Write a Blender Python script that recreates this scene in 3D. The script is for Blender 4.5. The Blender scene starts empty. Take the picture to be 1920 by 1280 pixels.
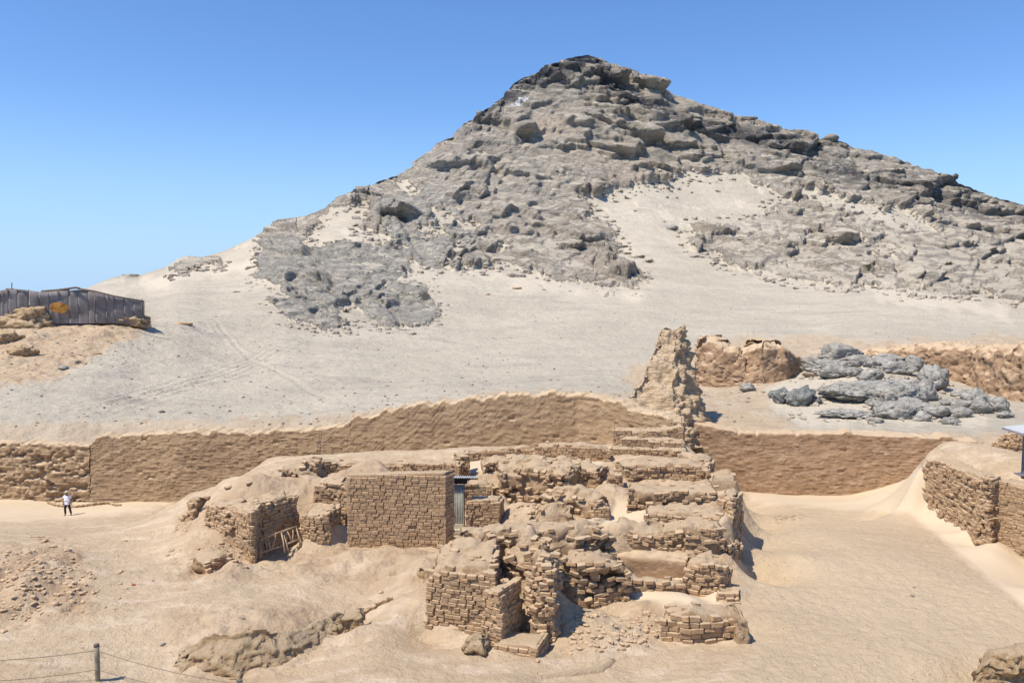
import bpy, math, random
import numpy as np
from mathutils import Vector, Matrix, Euler

R = math.radians
random.seed(7)
rng = np.random.default_rng(7)
scene = bpy.context.scene
COL = scene.collection

# ------------------------------------------------------------------ camera
FPX = 1493.0
PITCH = math.atan(100 / FPX)
CAMZ = 10.0
cam_d = bpy.data.cameras.new('camera')
cam_d.sensor_width = 36.0
cam_d.lens = 36.0 * FPX / 1920
cam_d.clip_start = 0.3
cam_d.clip_end = 6000
cam = bpy.data.objects.new('camera', cam_d)
COL.objects.link(cam)
cam.location = (0, 0, CAMZ)
cam.rotation_euler = (R(90) - PITCH, 0, 0)
scene.camera = cam

# ------------------------------------------------------------------ light
SUN_ELEV = 60.0
SUN_AZ = -121.0          # compass bearing of the sun seen from the place: behind the left shoulder
w = bpy.data.worlds.new('World')
scene.world = w
w.use_nodes = True
nt = w.node_tree
nt.nodes.clear()
sky = nt.nodes.new('ShaderNodeTexSky')
sky.sky_type = 'NISHITA'
sky.sun_disc = False
sky.sun_elevation = R(SUN_ELEV)
sky.sun_rotation = R(SUN_AZ)
sky.altitude = 50
sky.air_density = 1.0
sky.dust_density = 0.12
sky.ozone_density = 3.0
bg = nt.nodes.new('ShaderNodeBackground')
bg.inputs['Strength'].default_value = 0.125
out = nt.nodes.new('ShaderNodeOutputWorld')
hs = nt.nodes.new('ShaderNodeHueSaturation')
hs.inputs['Saturation'].default_value = 1.07
tint = nt.nodes.new('ShaderNodeMix'); tint.data_type = 'RGBA'; tint.blend_type = 'MULTIPLY'
tint.inputs[0].default_value = 1.0
tint.inputs[7].default_value = (0.82, 0.98, 1.22, 1)
nt.links.new(sky.outputs[0], hs.inputs['Color'])
nt.links.new(hs.outputs[0], tint.inputs[6])
tc = nt.nodes.new('ShaderNodeTexCoord'); sx = nt.nodes.new('ShaderNodeSeparateXYZ')
nt.links.new(tc.outputs['Generated'], sx.inputs[0])
mr = nt.nodes.new('ShaderNodeMapRange'); mr.interpolation_type = 'SMOOTHSTEP'
mr.inputs['From Min'].default_value = -0.05; mr.inputs['From Max'].default_value = 0.24
mr.inputs['To Min'].default_value = 0.95; mr.inputs['To Max'].default_value = 0.0
nt.links.new(sx.outputs['Z'], mr.inputs['Value'])
hz = nt.nodes.new('ShaderNodeMix'); hz.data_type = 'RGBA'
hz.inputs[7].default_value = (3.1, 4.75, 7.0, 1)
nt.links.new(mr.outputs[0], hz.inputs[0]); nt.links.new(tint.outputs[2], hz.inputs[6])
nt.links.new(hz.outputs[2], bg.inputs[0])
nt.links.new(bg.outputs[0], out.inputs[0])

sd = bpy.data.lights.new('sun', 'SUN')
sd.energy = 4.9
sd.angle = R(0.5)
sd.color = (1.0, 0.925, 0.80)
sun = bpy.data.objects.new('sun', sd)
COL.objects.link(sun)
az = R(SUN_AZ)
sdir = Vector((math.sin(az) * math.cos(R(SUN_ELEV)), math.cos(az) * math.cos(R(SUN_ELEV)), math.sin(R(SUN_ELEV))))
sun.rotation_euler = sdir.to_track_quat('Z', 'Y').to_euler()
sun.location = (-40, -30, 80)

scene.view_settings.view_transform = 'Standard'
scene.view_settings.look = 'None'
scene.view_settings.gamma = 1
scene.view_settings.exposure = 0.2
scene.view_settings.use_curve_mapping = False
scene.cycles.max_bounces = 6
scene.cycles.diffuse_bounces = 3

# ------------------------------------------------------------------ numpy noise
def _h(ix, iy, iz, seed):
    h = (ix * 374761393 + iy * 668265263 + iz * 2147483647 + seed * 1274126177) & 0xffffffff
    h = ((h ^ (h >> 13)) * 1274126177) & 0xffffffff
    h = ((h ^ (h >> 16)) * 2246822519) & 0xffffffff
    return (h ^ (h >> 15)) & 0xffffffff

def hash01(ix, iy=0, iz=0, seed=0):
    a = np.asarray(ix, dtype=np.int64)
    return _h(a, np.asarray(iy, dtype=np.int64), np.asarray(iz, dtype=np.int64), seed) / 4294967296.0

def vnoise(p, seed=0):
    """gradient noise, p (n,3) -> about -1..1"""
    i = np.floor(p).astype(np.int64)
    f = p - i
    u = f * f * f * (f * (f * 6 - 15) + 10)
    tot = 0
    for dx in (0, 1):
        wx = u[:, 0] if dx else 1 - u[:, 0]
        for dy in (0, 1):
            wy = u[:, 1] if dy else 1 - u[:, 1]
            for dz in (0, 1):
                wz = u[:, 2] if dz else 1 - u[:, 2]
                h = _h(i[:, 0] + dx, i[:, 1] + dy, i[:, 2] + dz, seed)
                gx = ((h & 1023) / 511.5 - 1); gy = (((h >> 10) & 1023) / 511.5 - 1); gz_ = (((h >> 20) & 1023) / 511.5 - 1)
                tot = tot + wx * wy * wz * (gx * (f[:, 0] - dx) + gy * (f[:, 1] - dy) + gz_ * (f[:, 2] - dz))
    return tot * 1.5

def fbm(p, oct=4, seed=0, gain=0.5, lac=2.07):
    s = 0; a = 1; q = p
    for k in range(oct):
        s = s + a * vnoise(q, seed + k * 17)
        q = q * lac + 11.3
        a *= gain
    return s

def ridged(p, oct=4, seed=0, gain=0.5):
    s = 0; a = 1; q = p
    for k in range(oct):
        s = s + a * (1 - np.abs(vnoise(q, seed + k * 13)) * 2)
        q = q * 2.1 + 5.7
        a *= gain
    return s

def worley(p, seed=0, jit=0.9):
    i = np.floor(p).astype(np.int64)
    f1 = np.full(len(p), 9.0); f2 = np.full(len(p), 9.0); cid = np.zeros(len(p))
    for dx in (-1, 0, 1):
        for dy in (-1, 0, 1):
            for dz in (-1, 0, 1):
                c = i + np.array([dx, dy, dz])
                h = _h(c[:, 0], c[:, 1], c[:, 2], seed)
                ox = (h & 1023) / 1023.; oy = ((h >> 10) & 1023) / 1023.; oz = ((h >> 20) & 1023) / 1023.
                d = np.sqrt((c[:, 0] + .5 + (ox - .5) * jit - p[:, 0]) ** 2 + (c[:, 1] + .5 + (oy - .5) * jit - p[:, 1]) ** 2 + (c[:, 2] + .5 + (oz - .5) * jit - p[:, 2]) ** 2)
                m = d < f1
                f2 = np.where(m, f1, np.minimum(f2, d))
                cid = np.where(m, ox * 0.5 + oy * 0.5, cid)
                f1 = np.where(m, d, f1)
    return f1, f2, cid

def worley2(x, y, seed=0, jit=0.85):
    ix = np.floor(x).astype(np.int64); iy = np.floor(y).astype(np.int64)
    f1 = np.full(len(x), 9.0); f2 = np.full(len(x), 9.0); ox = np.zeros(len(x)); oy = np.zeros(len(x)); cid = np.zeros(len(x)); cid2 = np.zeros(len(x))
    for dx in (-1, 0, 1):
        for dy in (-1, 0, 1):
            h = _h(ix + dx, iy + dy, 0 * ix, seed)
            ax = ix + dx + .5 + ((h & 1023) / 1023. - .5) * jit - x; ay = iy + dy + .5 + (((h >> 10) & 1023) / 1023. - .5) * jit - y
            d = np.hypot(ax, ay); m = d < f1
            f2 = np.where(m, f1, np.minimum(f2, d)); f1 = np.where(m, d, f1)
            ox = np.where(m, -ax, ox); oy = np.where(m, -ay, oy)
            cid = np.where(m, ((h >> 20) & 1023) / 1023., cid); cid2 = np.where(m, ((h >> 5) & 1023) / 1023., cid2)
    return f2 - f1, ox, oy, cid, cid2

def sstep(a, b, x):
    t = np.clip((x - a) / (b - a), 0, 1)
    return t * t * (3 - 2 * t)

def blur2(a, n, k=1):
    for _ in range(n):
        p = np.pad(a, k, mode='edge')
        a = (p[:-2, 1:-1] + p[2:, 1:-1] + 2 * p[1:-1, 1:-1]) / 4
        p = np.pad(a, k, mode='edge')
        a = (p[1:-1, :-2] + p[1:-1, 2:] + 2 * p[1:-1, 1:-1]) / 4
    return a

# ------------------------------------------------------------------ survey helpers: where a sight line meets a height or a distance
ct, st = math.cos(PITCH), math.sin(PITCH)
def ray(px, py):
    px = np.asarray(px, float); py = np.asarray(py, float)
    u = (px - 960) / FPX; v = (640 - py) / FPX
    return u, ct + v * st, -st + v * ct
def P(px, py, D):
    rx, ry, rz = ray(px, py)
    t = D / ry
    return np.stack(np.broadcast_arrays(rx * t, D + 0 * t, CAMZ + rz * t), -1)
def Dz(px, py, z):
    rx, ry, rz = ray(px, py)
    return (z - CAMZ) / rz * ry
def col_x(px, D):
    return (px - 960) / FPX * D / ct * 1.0

# ------------------------------------------------------------------ mesh helpers
def mesh_np(name, V, F, smooth=True, attrs=None):
    me = bpy.data.meshes.new(name)
    V = np.asarray(V, np.float32); F = np.asarray(F, np.int32)
    k = F.shape[1]
    me.vertices.add(len(V)); me.vertices.foreach_set('co', V.ravel())
    me.loops.add(F.size); me.loops.foreach_set('vertex_index', F.ravel())
    me.polygons.add(len(F))
    me.polygons.foreach_set('loop_start', np.arange(0, F.size, k, dtype=np.int32))
    me.polygons.foreach_set('loop_total', np.full(len(F), k, np.int32))
    me.update(calc_edges=True)
    me.polygons.foreach_set('use_smooth', np.full(len(F), smooth))
    if attrs:
        for an, av in attrs.items():
            a = me.attributes.new(an, 'FLOAT', 'POINT')
            a.data.foreach_set('value', np.asarray(av, np.float32))
    me.validate(verbose=False)
    return me

def grid_faces(nr, nc, flip=False):
    i = np.arange(nr * nc).reshape(nr, nc)
    a, b, c, d = i[:-1, :-1].ravel(), i[:-1, 1:].ravel(), i[1:, 1:].ravel(), i[1:, :-1].ravel()
    return np.stack([a, d, c, b] if flip else [a, b, c, d], 1)

def link(name, me, mat=None, parent=None, loc=None, rot=None, scale=None):
    o = bpy.data.objects.new(name, me)
    COL.objects.link(o)
    if mat and me is not None and not me.materials:
        me.materials.append(mat)
    if parent: o.parent = parent
    if loc is not None: o.location = loc
    if rot is not None: o.rotation_euler = rot
    if scale is not None: o.scale = scale
    return o

def tag(o, label=None, cat=None, group=None, kind=None):
    if label: o['label'] = label
    if cat: o['category'] = cat
    if group: o['group'] = group
    if kind: o['kind'] = kind
    return o

def empty(name, loc, label, cat, group=None, rz=0):
    o = bpy.data.objects.new(name, None)
    COL.objects.link(o)
    o.location = loc; o.rotation_euler = (0, 0, rz)
    o.empty_display_size = 0.2
    return tag(o, label, cat, group)

class MB:
    """collects simple solids into one mesh"""
    def __init__(s): s.v = []; s.f = []
    def add(s, vs, fs):
        o = len(s.v); s.v += [tuple(v) for v in vs]; s.f += [tuple(i + o for i in f) for f in fs]
    def box(s, c, d, rot=None):
        m = Euler(rot).to_matrix() if rot else Matrix.Identity(3)
        vs = []
        for z in (-.5, .5):
            for x, y in ((-.5, -.5), (.5, -.5), (.5, .5), (-.5, .5)):
                vs.append(Vector(c) + m @ Vector((x * d[0], y * d[1], z * d[2])))
        s.add(vs, [(3, 2, 1, 0), (4, 5, 6, 7), (0, 1, 5, 4), (1, 2, 6, 5), (2, 3, 7, 6), (3, 0, 4, 7)])
    def tube(s, pts, r, n=7, cap=True):
        pts = [Vector(p) for p in pts]
        rs = r if isinstance(r, (list, tuple)) else [r] * len(pts)
        vs = []
        for k, p in enumerate(pts):
            t = (pts[min(k + 1, len(pts) - 1)] - pts[max(k - 1, 0)]).normalized()
            a = t.orthogonal().normalized() if k == 0 else (a - t * a.dot(t)).normalized()
            b = t.cross(a)
            for j in range(n):
                q = 2 * math.pi * j / n
                vs.append(p + (a * math.cos(q) + b * math.sin(q)) * rs[k])
        fs = []
        for k in range(len(pts) - 1):
            for j in range(n):
                fs.append((k * n + j, k * n + (j + 1) % n, (k + 1) * n + (j + 1) % n, (k + 1) * n + j))
        if cap:
            fs.append(tuple(range(n - 1, -1, -1)))
            fs.append(tuple((len(pts) - 1) * n + j for j in range(n)))
        s.add(vs, fs)
    def mesh(s, name, smooth=False):
        me = bpy.data.meshes.new(name)
        me.from_pydata(s.v, [], s.f)
        me.update()
        if smooth: me.polygons.foreach_set('use_smooth', [True] * len(me.polygons))
        return me
    def build(s, name, mat, parent=None, smooth=False, loc=None, rot=None):
        return link(name, s.mesh(name, smooth), mat, parent, loc, rot)

# ------------------------------------------------------------------ materials
def mat_new(name, rough=0.95, spec=0.15):
    m = bpy.data.materials.new(name)
    m.use_nodes = True
    n = m.node_tree.nodes
    b = n['Principled BSDF']
    b.inputs['Roughness'].default_value = rough
    b.inputs['Specular IOR Level'].default_value = spec
    return m, m.node_tree, b
class NG:
    def __init__(s, t): s.t = t
    def n(s, typ, **kw):
        x = s.t.nodes.new(typ)
        for k, v in kw.items(): setattr(x, k, v)
        return x
    def l(s, a, b): s.t.links.new(a, b)
    def tex(s, scale, detail=4, rough=0.55, dist=0.0, vec=None):
        x = s.n('ShaderNodeTexNoise')
        x.inputs['Scale'].default_value = scale; x.inputs['Detail'].default_value = detail
        x.inputs['Roughness'].default_value = rough; x.inputs['Distortion'].default_value = dist
        if vec is not None: s.l(vec, x.inputs['Vector'])
        return x.outputs['Fac']
    def vor(s, scale, vec=None, feature='F1'):
        x = s.n('ShaderNodeTexVoronoi', feature=feature)
        x.inputs['Scale'].default_value = scale
        if vec is not None: s.l(vec, x.inputs['Vector'])
        return x
    def ramp(s, fac, stops):
        x = s.n('ShaderNodeMapRange')
        x.inputs['From Min'].default_value = stops[0]; x.inputs['From Max'].default_value = stops[1]
        x.interpolation_type = 'SMOOTHSTEP'
        s.l(fac, x.inputs['Value'])
        return x.outputs[0]
    def mix(s, fac, a, b, mode='MIX'):
        x = s.n('ShaderNodeMix', data_type='RGBA', blend_type=mode)
        def put(v, i):
            if isinstance(v, tuple): i.default_value = (*v, 1)
            else: s.l(v, i)
        if isinstance(fac, (int, float)): x.inputs[0].default_value = fac
        else: s.l(fac, x.inputs[0])
        put(a, x.inputs[6]); put(b, x.inputs[7])
        return x.outputs[2]
    def math(s, op, a, b=None, clamp=False):
        x = s.n('ShaderNodeMath', operation=op, use_clamp=clamp)
        for v, i in ((a, 0), (b, 1)):
            if v is None: continue
            if isinstance(v, (int, float)): x.inputs[i].default_value = v
            else: s.l(v, x.inputs[i])
        return x.outputs[0]
    def attr(s, name):
        return s.n('ShaderNodeAttribute', attribute_name=name).outputs['Fac']
    def pos(s, sx=1, sy=1, sz=1):
        g = s.n('ShaderNodeNewGeometry')
        if (sx, sy, sz) == (1, 1, 1): return g.outputs['Position']
        v = s.n('ShaderNodeVectorMath', operation='MULTIPLY'); v.inputs[1].default_value = (sx, sy, sz)
        s.l(g.outputs['Position'], v.inputs[0])
        return v.outputs[0]
    def bump(s, h, dist, strength=1.0, prev=None):
        x = s.n('ShaderNodeBump')
        x.inputs['Strength'].default_value = strength; x.inputs['Distance'].default_value = dist
        s.l(h, x.inputs['Height'])
        if prev is not None: s.l(prev, x.inputs['Normal'])
        return x.outputs[0]
    def upness(s):
        g = s.n('ShaderNodeNewGeometry'); x = s.n('ShaderNodeSeparateXYZ')
        s.l(g.outputs['Normal'], x.inputs[0]); return x.outputs['Z']

DUST = (0.58, 0.445, 0.295)
def adobe(name, c1, c2, brickbump=False, dust=0.7, per_piece=True, bs=1.0, fine=0.02):
    m, t, b = mat_new(name)
    g = NG(t)
    pos = g.pos()
    n1 = g.tex(0.9, 5, 0.6, 0.4, pos)
    n2 = g.tex(7.0, 5, 0.65, 0.2, pos)
    c = g.mix(g.ramp(n1, (0.3, 0.7)), c1, c2)
    c = g.mix(g.ramp(n2, (0.35, 0.7)), c, tuple(x * 1.18 for x in c1))
    if per_piece:
        oi = g.n('ShaderNodeObjectInfo').outputs['Random']
        ri = g.n('ShaderNodeNewGeometry').outputs['Random Per Island']
        r = g.math('FRACT', g.math('ADD', oi, ri))
        k = g.n('ShaderNodeMapRange'); g.l(r, k.inputs['Value']); k.inputs['To Min'].default_value = 0.84; k.inputs['To Max'].default_value = 1.12
        hv = g.n('ShaderNodeHueSaturation'); g.l(k.outputs[0], hv.inputs['Value']); g.l(c, hv.inputs['Color'])
        c = hv.outputs[0]
    up = g.upness()
    n3 = g.tex(3.0, 4, 0.6, 0, pos)
    du = g.math('MULTIPLY', g.ramp(g.math('ADD', up, g.math('MULTIPLY', g.math('SUBTRACT', n3, 0.5), 0.7)), (0.35, 0.85)), dust)
    c = g.mix(du, c, DUST)
    g.l(c, b.inputs['Base Color'])
    h = g.math('ADD', g.tex(14 * bs, 6, 0.65, 0, pos), g.math('MULTIPLY', g.tex(55 * bs, 3, 0.6, 0, pos), 0.4))
    nb = g.bump(h, fine * 2.2, 1.0)
    if brickbump:
        br = g.vor(1.0, g.pos(1.5, 1.5, 5.5), 'DISTANCE_TO_EDGE')
        nb = g.bump(g.ramp(br.outputs['Distance'], (0.0, 0.16)), 0.05, 0.8, nb)
    g.l(nb, b.inputs['Normal'])
    return m

M_brick = adobe('adobe_brick_clay', (0.43, 0.285, 0.165), (0.34, 0.215, 0.12))
M_core = adobe('adobe_mortar', (0.42, 0.285, 0.17), (0.32, 0.21, 0.12), per_piece=False, fine=0.035)
def plaster(name, c1, c2, c3):
    m, t, b = mat_new(name)
    g = NG(t); pos = g.pos()
    c = g.mix(g.ramp(g.tex(0.35, 6, 0.65, 0.8, g.pos(1, 1, 2.2)), (0.35, 0.65)), c1, c2)
    c = g.mix(g.math('MULTIPLY', g.ramp(g.tex(1.1, 6, 0.7, 1.2, g.pos(1, 1, 2.0)), (0.54, 0.66)), 0.6), c, c3)
    c = g.mix(g.math('MULTIPLY', g.ramp(g.tex(6, 5, 0.7, 0, g.pos(.5, .5, 1.6)), (0.5, 0.7)), 0.35), c, tuple(x * .7 for x in c2))
    up = g.upness()
    c = g.mix(g.math('MULTIPLY', g.ramp(up, (0.4, 0.8)), 0.8), c, DUST)
    g.l(c, b.inputs['Base Color'])
    h = g.math('ADD', g.tex(3.0, 8, 0.75, 0.2, g.pos(1, 1, 1.7)), g.math('MULTIPLY', g.ramp(g.tex(2.2, 5, 0.7, 0.3, g.pos(.6, .6, 1.5)), (0.60, 0.68)), -0.5))
    g.l(g.bump(h, 0.09, 1.0), b.inputs['Normal'])
    return m
M_great = plaster('weathered_adobe_plaster', (0.43, 0.30, 0.18), (0.345, 0.235, 0.14), (0.50, 0.37, 0.24))
M_greatR = plaster('reddish_adobe_plaster', (0.43, 0.285, 0.175), (0.33, 0.21, 0.125), (0.56, 0.43, 0.31))
M_pale = adobe('pale_adobe', (0.50, 0.365, 0.235), (0.43, 0.30, 0.185), per_piece=False, fine=0.05)
M_pier = adobe('coursed_pale_adobe', (0.50, 0.36, 0.225), (0.42, 0.29, 0.175), brickbump=True, per_piece=False, fine=0.03)
M_ochre = adobe('ochre_adobe', (0.50, 0.35, 0.20), (0.41, 0.275, 0.15), per_piece=False, fine=0.05)

def ground_mat():
    m, t, b = mat_new('courtyard_dirt')
    g = NG(t); pos = g.pos()
    n1 = g.tex(0.12, 6, 0.6, 0.6, pos); n2 = g.tex(1.1, 6, 0.62, 0.5, g.pos(0.6, 1.4, 1)); n3 = g.tex(22, 4, 0.7, 0, pos)
    c = g.mix(g.ramp(n1, (0.35, 0.65)), (0.51, 0.38, 0.245), (0.565, 0.43, 0.28))
    c = g.mix(g.ramp(n2, (0.45, 0.68)), c, (0.65, 0.51, 0.36))
    c = g.mix(g.math('MULTIPLY', g.ramp(g.tex(0.45, 5, 0.6, 1.0, pos), (0.52, 0.7)), 0.45), c, (0.43, 0.315, 0.20))
    c = g.mix(g.attr('court'), c, g.mix(g.ramp(n1, (0.35, 0.65)), (0.525, 0.40, 0.262), (0.57, 0.44, 0.29)))
    c = g.mix(g.attr('brown'), c, g.mix(n2, (0.38, 0.25, 0.15), (0.48, 0.34, 0.215)))
    c = g.mix(g.attr('dune'), c, (0.565, 0.45, 0.31))
    # grit: small darker stones spread through the dirt
    v = g.vor(9.0, pos); v2 = g.vor(3.3, pos)
    grit = g.math('MULTIPLY', g.math('SUBTRACT', 1.0, g.ramp(v.outputs['Distance'], (0.10, 0.2))), g.ramp(g.tex(1.6, 3, 0.6, 0, pos), (0.45, 0.62)))
    grit = g.math('MULTIPLY', grit, g.math('SUBTRACT', 1.0, g.attr('dune'), True))
    c = g.mix(g.math('MULTIPLY', grit, 0.55), c, (0.28, 0.2, 0.15))
    c = g.mix(g.math('MULTIPLY', g.ramp(n3, (0.5, 0.75)), 0.35), c, (0.40, 0.29, 0.2))
    g.l(c, b.inputs['Base Color'])
    rough = g.math('SUBTRACT', 1.0, g.attr('dune'), True)
    h1 = g.math('MULTIPLY', g.math('ADD', g.tex(3.2, 7, 0.68, 0.3, pos), g.math('MULTIPLY', n3, 0.25)), rough)
    wv = g.n('ShaderNodeTexWave'); wv.inputs['Scale'].default_value = 1.6; wv.inputs['Distortion'].default_value = 3.0; wv.inputs['Detail'].default_value = 2
    g.l(pos, wv.inputs['Vector'])
    h = g.math('ADD', h1, g.math('MULTIPLY', g.math('MULTIPLY', wv.outputs['Fac'], g.attr('dune')), 0.014))
    h = g.math('ADD', h, g.math('MULTIPLY', grit, 0.16))
    g.l(g.bump(h, 0.16, 1.0), b.inputs['Normal'])
    return m
M_ground = ground_mat()

def hill_mat():
    m, t, b = mat_new('desert_hillside')
    g = NG(t); pos = g.pos()
    # sand
    s1 = g.tex(0.03, 6, 0.6, 0.5, pos); s2 = g.tex(0.16, 6, 0.65, 0.6, g.pos(0.5, 1, 1.5)); s3 = g.tex(2.2, 4, 0.7, 0, pos)
    sand = g.mix(g.ramp(s1, (0.35, 0.65)), (0.455, 0.40, 0.31), (0.515, 0.455, 0.355))
    sand = g.mix(g.math('MULTIPLY', g.ramp(s2, (0.48, 0.66)), 0.75), sand, (0.40, 0.35, 0.285))
    sand = g.mix(g.math('MULTIPLY', g.ramp(s3, (0.52, 0.72)), 0.5), sand, (0.34, 0.305, 0.26))
    sand = g.mix(g.attr('pale'), sand, (0.565, 0.495, 0.385))
    sand = g.mix(g.attr('tan'), sand, g.mix(g.ramp(g.tex(0.5, 5, 0.65, 0.3, pos), (0.35, 0.65)), (0.46, 0.33, 0.21), (0.53, 0.41, 0.28)))
    # rock
    r1 = g.tex(0.045, 6, 0.65, 0.8, pos); r2 = g.tex(0.4, 7, 0.7, 0.5, pos); r3 = g.tex(0.022, 4, 0.5, 0.5, pos)
    rock = g.mix(g.ramp(r1, (0.36, 0.64)), (0.52, 0.455, 0.37), (0.36, 0.315, 0.255))
    rock = g.mix(g.math('MULTIPLY', g.ramp(r3, (0.52, 0.68)), 0.6), rock, (0.54, 0.44, 0.34))
    rock = g.mix(g.math('MULTIPLY', g.ramp(r2, (0.52, 0.72)), 0.6), rock, (0.22, 0.195, 0.165))
    rock = g.mix(g.attr('soft'), rock, g.mix(g.ramp(r2, (0.4, 0.7)), (0.49, 0.425, 0.335), (0.34, 0.29, 0.23)))
    rock = g.mix(g.attr('blue'), rock, g.mix(g.ramp(r2, (0.35, 0.65)), (0.52, 0.475, 0.40), (0.33, 0.305, 0.26)))
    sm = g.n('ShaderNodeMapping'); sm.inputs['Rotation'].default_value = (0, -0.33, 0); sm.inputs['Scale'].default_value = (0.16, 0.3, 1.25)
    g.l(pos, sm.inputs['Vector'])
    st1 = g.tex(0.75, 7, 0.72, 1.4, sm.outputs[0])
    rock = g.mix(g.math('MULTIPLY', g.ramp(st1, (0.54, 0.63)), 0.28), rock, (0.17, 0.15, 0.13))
    rock = g.mix(g.math('MULTIPLY', g.ramp(st1, (0.44, 0.34)), 0.35), rock, (0.58, 0.50, 0.40))
    dk = g.math('MULTIPLY', g.attr('dark'), g.ramp(g.tex(0.09, 6, 0.7, 0.8, pos), (0.38, 0.50)))
    rock = g.mix(dk, rock, (0.055, 0.058, 0.066))
    fac = g.ramp(g.math('ADD', g.attr('rock'), g.math('MULTIPLY', g.math('SUBTRACT', g.tex(0.35, 5, 0.7, 0, pos), 0.5), 0.9)), (0.28, 0.42))
    lodge = g.math('ADD', g.upness(), g.math('MULTIPLY', g.math('SUBTRACT', g.tex(0.13, 6, 0.7, 0.5, g.pos(1, 1, 2.0)), 0.5), 0.9))
    lodge = g.math('ADD', lodge, g.math('SUBTRACT', g.math('MULTIPLY', g.attr('soft'), 0.10), g.math('MULTIPLY', g.attr('blue'), 0.05)))
    fac = g.math('MULTIPLY', fac, g.math('SUBTRACT', 1.0, g.math('MULTIPLY', g.ramp(lodge, (0.86, 1.0)), 0.8)))
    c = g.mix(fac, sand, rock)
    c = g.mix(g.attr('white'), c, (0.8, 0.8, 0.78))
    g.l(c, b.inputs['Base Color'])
    hs = g.math('ADD', g.tex(0.9, 7, 0.7, 0.2, pos), g.math('MULTIPLY', g.tex(0.25, 4, 0.6, 0.2, pos), 1.2))
    nb = g.bump(hs, 0.55, 0.9)
    rm = g.n('ShaderNodeMapping'); rm.inputs['Rotation'].default_value = (0.4, 0.59, 0.3); rm.inputs['Scale'].default_value = (0.45, 1.1, 1.0)
    wpn = g.n('ShaderNodeTexNoise'); wpn.inputs['Scale'].default_value = 0.25; wpn.inputs['Detail'].default_value = 3
    g.l(pos, wpn.inputs['Vector'])
    wa = g.n('ShaderNodeVectorMath', operation='MULTIPLY_ADD'); wa.inputs[1].default_value = (3, 3, 3)
    g.l(wpn.outputs['Color'], wa.inputs[0]); g.l(pos, wa.inputs[2]); g.l(wa.outputs[0], rm.inputs['Vector'])
    vr = g.vor(0.42, rm.outputs[0], 'DISTANCE_TO_EDGE')
    hr = g.math('ADD', g.math('MULTIPLY', g.tex(0.7, 8, 0.72, 0.8, pos), 2.0), g.math('MULTIPLY', g.ramp(vr.outputs['Distance'], (0.0, 0.09)), 0.8))
    hr = g.math('SUBTRACT', hr, g.math('MULTIPLY', g.ramp(st1, (0.50, 0.60)), 0.9))
    nr = g.bump(g.math('MULTIPLY', hr, fac), 0.75, 0.8, nb)
    g.l(nr, b.inputs['Normal'])
    return m
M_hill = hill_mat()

def rock_mat(name, c1, c2, s=1.0):
    m, t, b = mat_new(name, 0.9, 0.2)
    g = NG(t); pos = g.pos()
    c = g.mix(g.ramp(g.tex(1.3 * s, 6, 0.7, 0.8, pos), (0.36, 0.62)), c1, c2)
    c = g.mix(g.math('MULTIPLY', g.ramp(g.tex(6 * s, 5, 0.7, 0, pos), (0.5, 0.7)), 0.4), c, (0.42, 0.40, 0.36))
    g.l(c, b.inputs['Base Color'])
    h = g.math('ADD', g.tex(3.2 * s, 8, 0.72, 1.0, g.pos(1, 1, 1.3)), g.math('MULTIPLY', g.tex(16 * s, 4, 0.6, 0, pos), 0.2))
    cr = g.vor(1.1 * s, g.pos(1, 1, 1.6), 'DISTANCE_TO_EDGE')
    h = g.math('ADD', h, g.math('MULTIPLY', g.ramp(cr.outputs['Distance'], (0.0, 0.07)), 0.35))
    g.l(g.bump(h, 0.17 / s, 0.9), b.inputs['Normal'])
    return m
M_rock = rock_mat('bluish_grey_rock', (0.47, 0.435, 0.375), (0.26, 0.245, 0.215))
M_rockd = rock_mat('dark_green_grey_rock', (0.30, 0.305, 0.275), (0.16, 0.165, 0.155))
M_rockt = rock_mat('dusty_tan_rock', (0.42, 0.33, 0.235), (0.30, 0.225, 0.155), 2.0)

M_clod = adobe('crumbled_clods', (0.42, 0.28, 0.165), (0.31, 0.205, 0.12), per_piece=True, dust=0.5, fine=0.004)
M_scree = adobe('grey_scree', (0.40, 0.35, 0.285), (0.26, 0.23, 0.19), per_piece=True, dust=0.3, fine=0.03)
M_dstone = adobe('dark_field_stones', (0.24, 0.205, 0.17), (0.15, 0.13, 0.11), per_piece=True, dust=0.15, fine=0.01)
def flat(name, c, rough=0.8, metal=0, var=0.12, sc=8.0, spec=0.3, bump=0.01):
    m, t, b = mat_new(name, rough, spec)
    b.inputs['Metallic'].default_value = metal
    g = NG(t); pos = g.pos()
    cc = g.mix(g.ramp(g.tex(sc, 5, 0.65, 0.4, pos), (0.3, 0.7)), tuple(x * (1 - var) for x in c), tuple(min(1, x * (1 + var)) for x in c))
    g.l(cc, b.inputs['Base Color'])
    g.l(g.bump(g.tex(sc * 5, 4, 0.6, 0, pos), bump, 0.7), b.inputs['Normal'])
    return m
M_wood = flat('weathered_wood', (0.42, 0.30, 0.19), var=0.3, sc=12)
M_woodd = flat('dark_weathered_wood', (0.16, 0.125, 0.10), var=0.3, sc=12)
M_cane = flat('bamboo_post', (0.27, 0.235, 0.165), var=0.25, sc=10)
M_zinc = flat('corrugated_zinc', (0.36, 0.355, 0.31), 0.6, 0.0, 0.15, 6)
M_zinct = flat('corrugated_roof_edge', (0.40, 0.40, 0.39), 0.5, 0.0, 0.1, 6)
M_black = flat('charred_black_timber', (0.03, 0.028, 0.027))
M_cream = flat('cream_board', (0.55, 0.50, 0.38))
M_mat = flat('grey_brown_reed_matting', (0.235, 0.205, 0.19), 0.95, 0, 0.22, 0.6, 0.1, 0.03)
M_orange = flat('orange_tarpaulin', (0.36, 0.17, 0.035), 0.8, 0, 0.35, 1.2)
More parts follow.
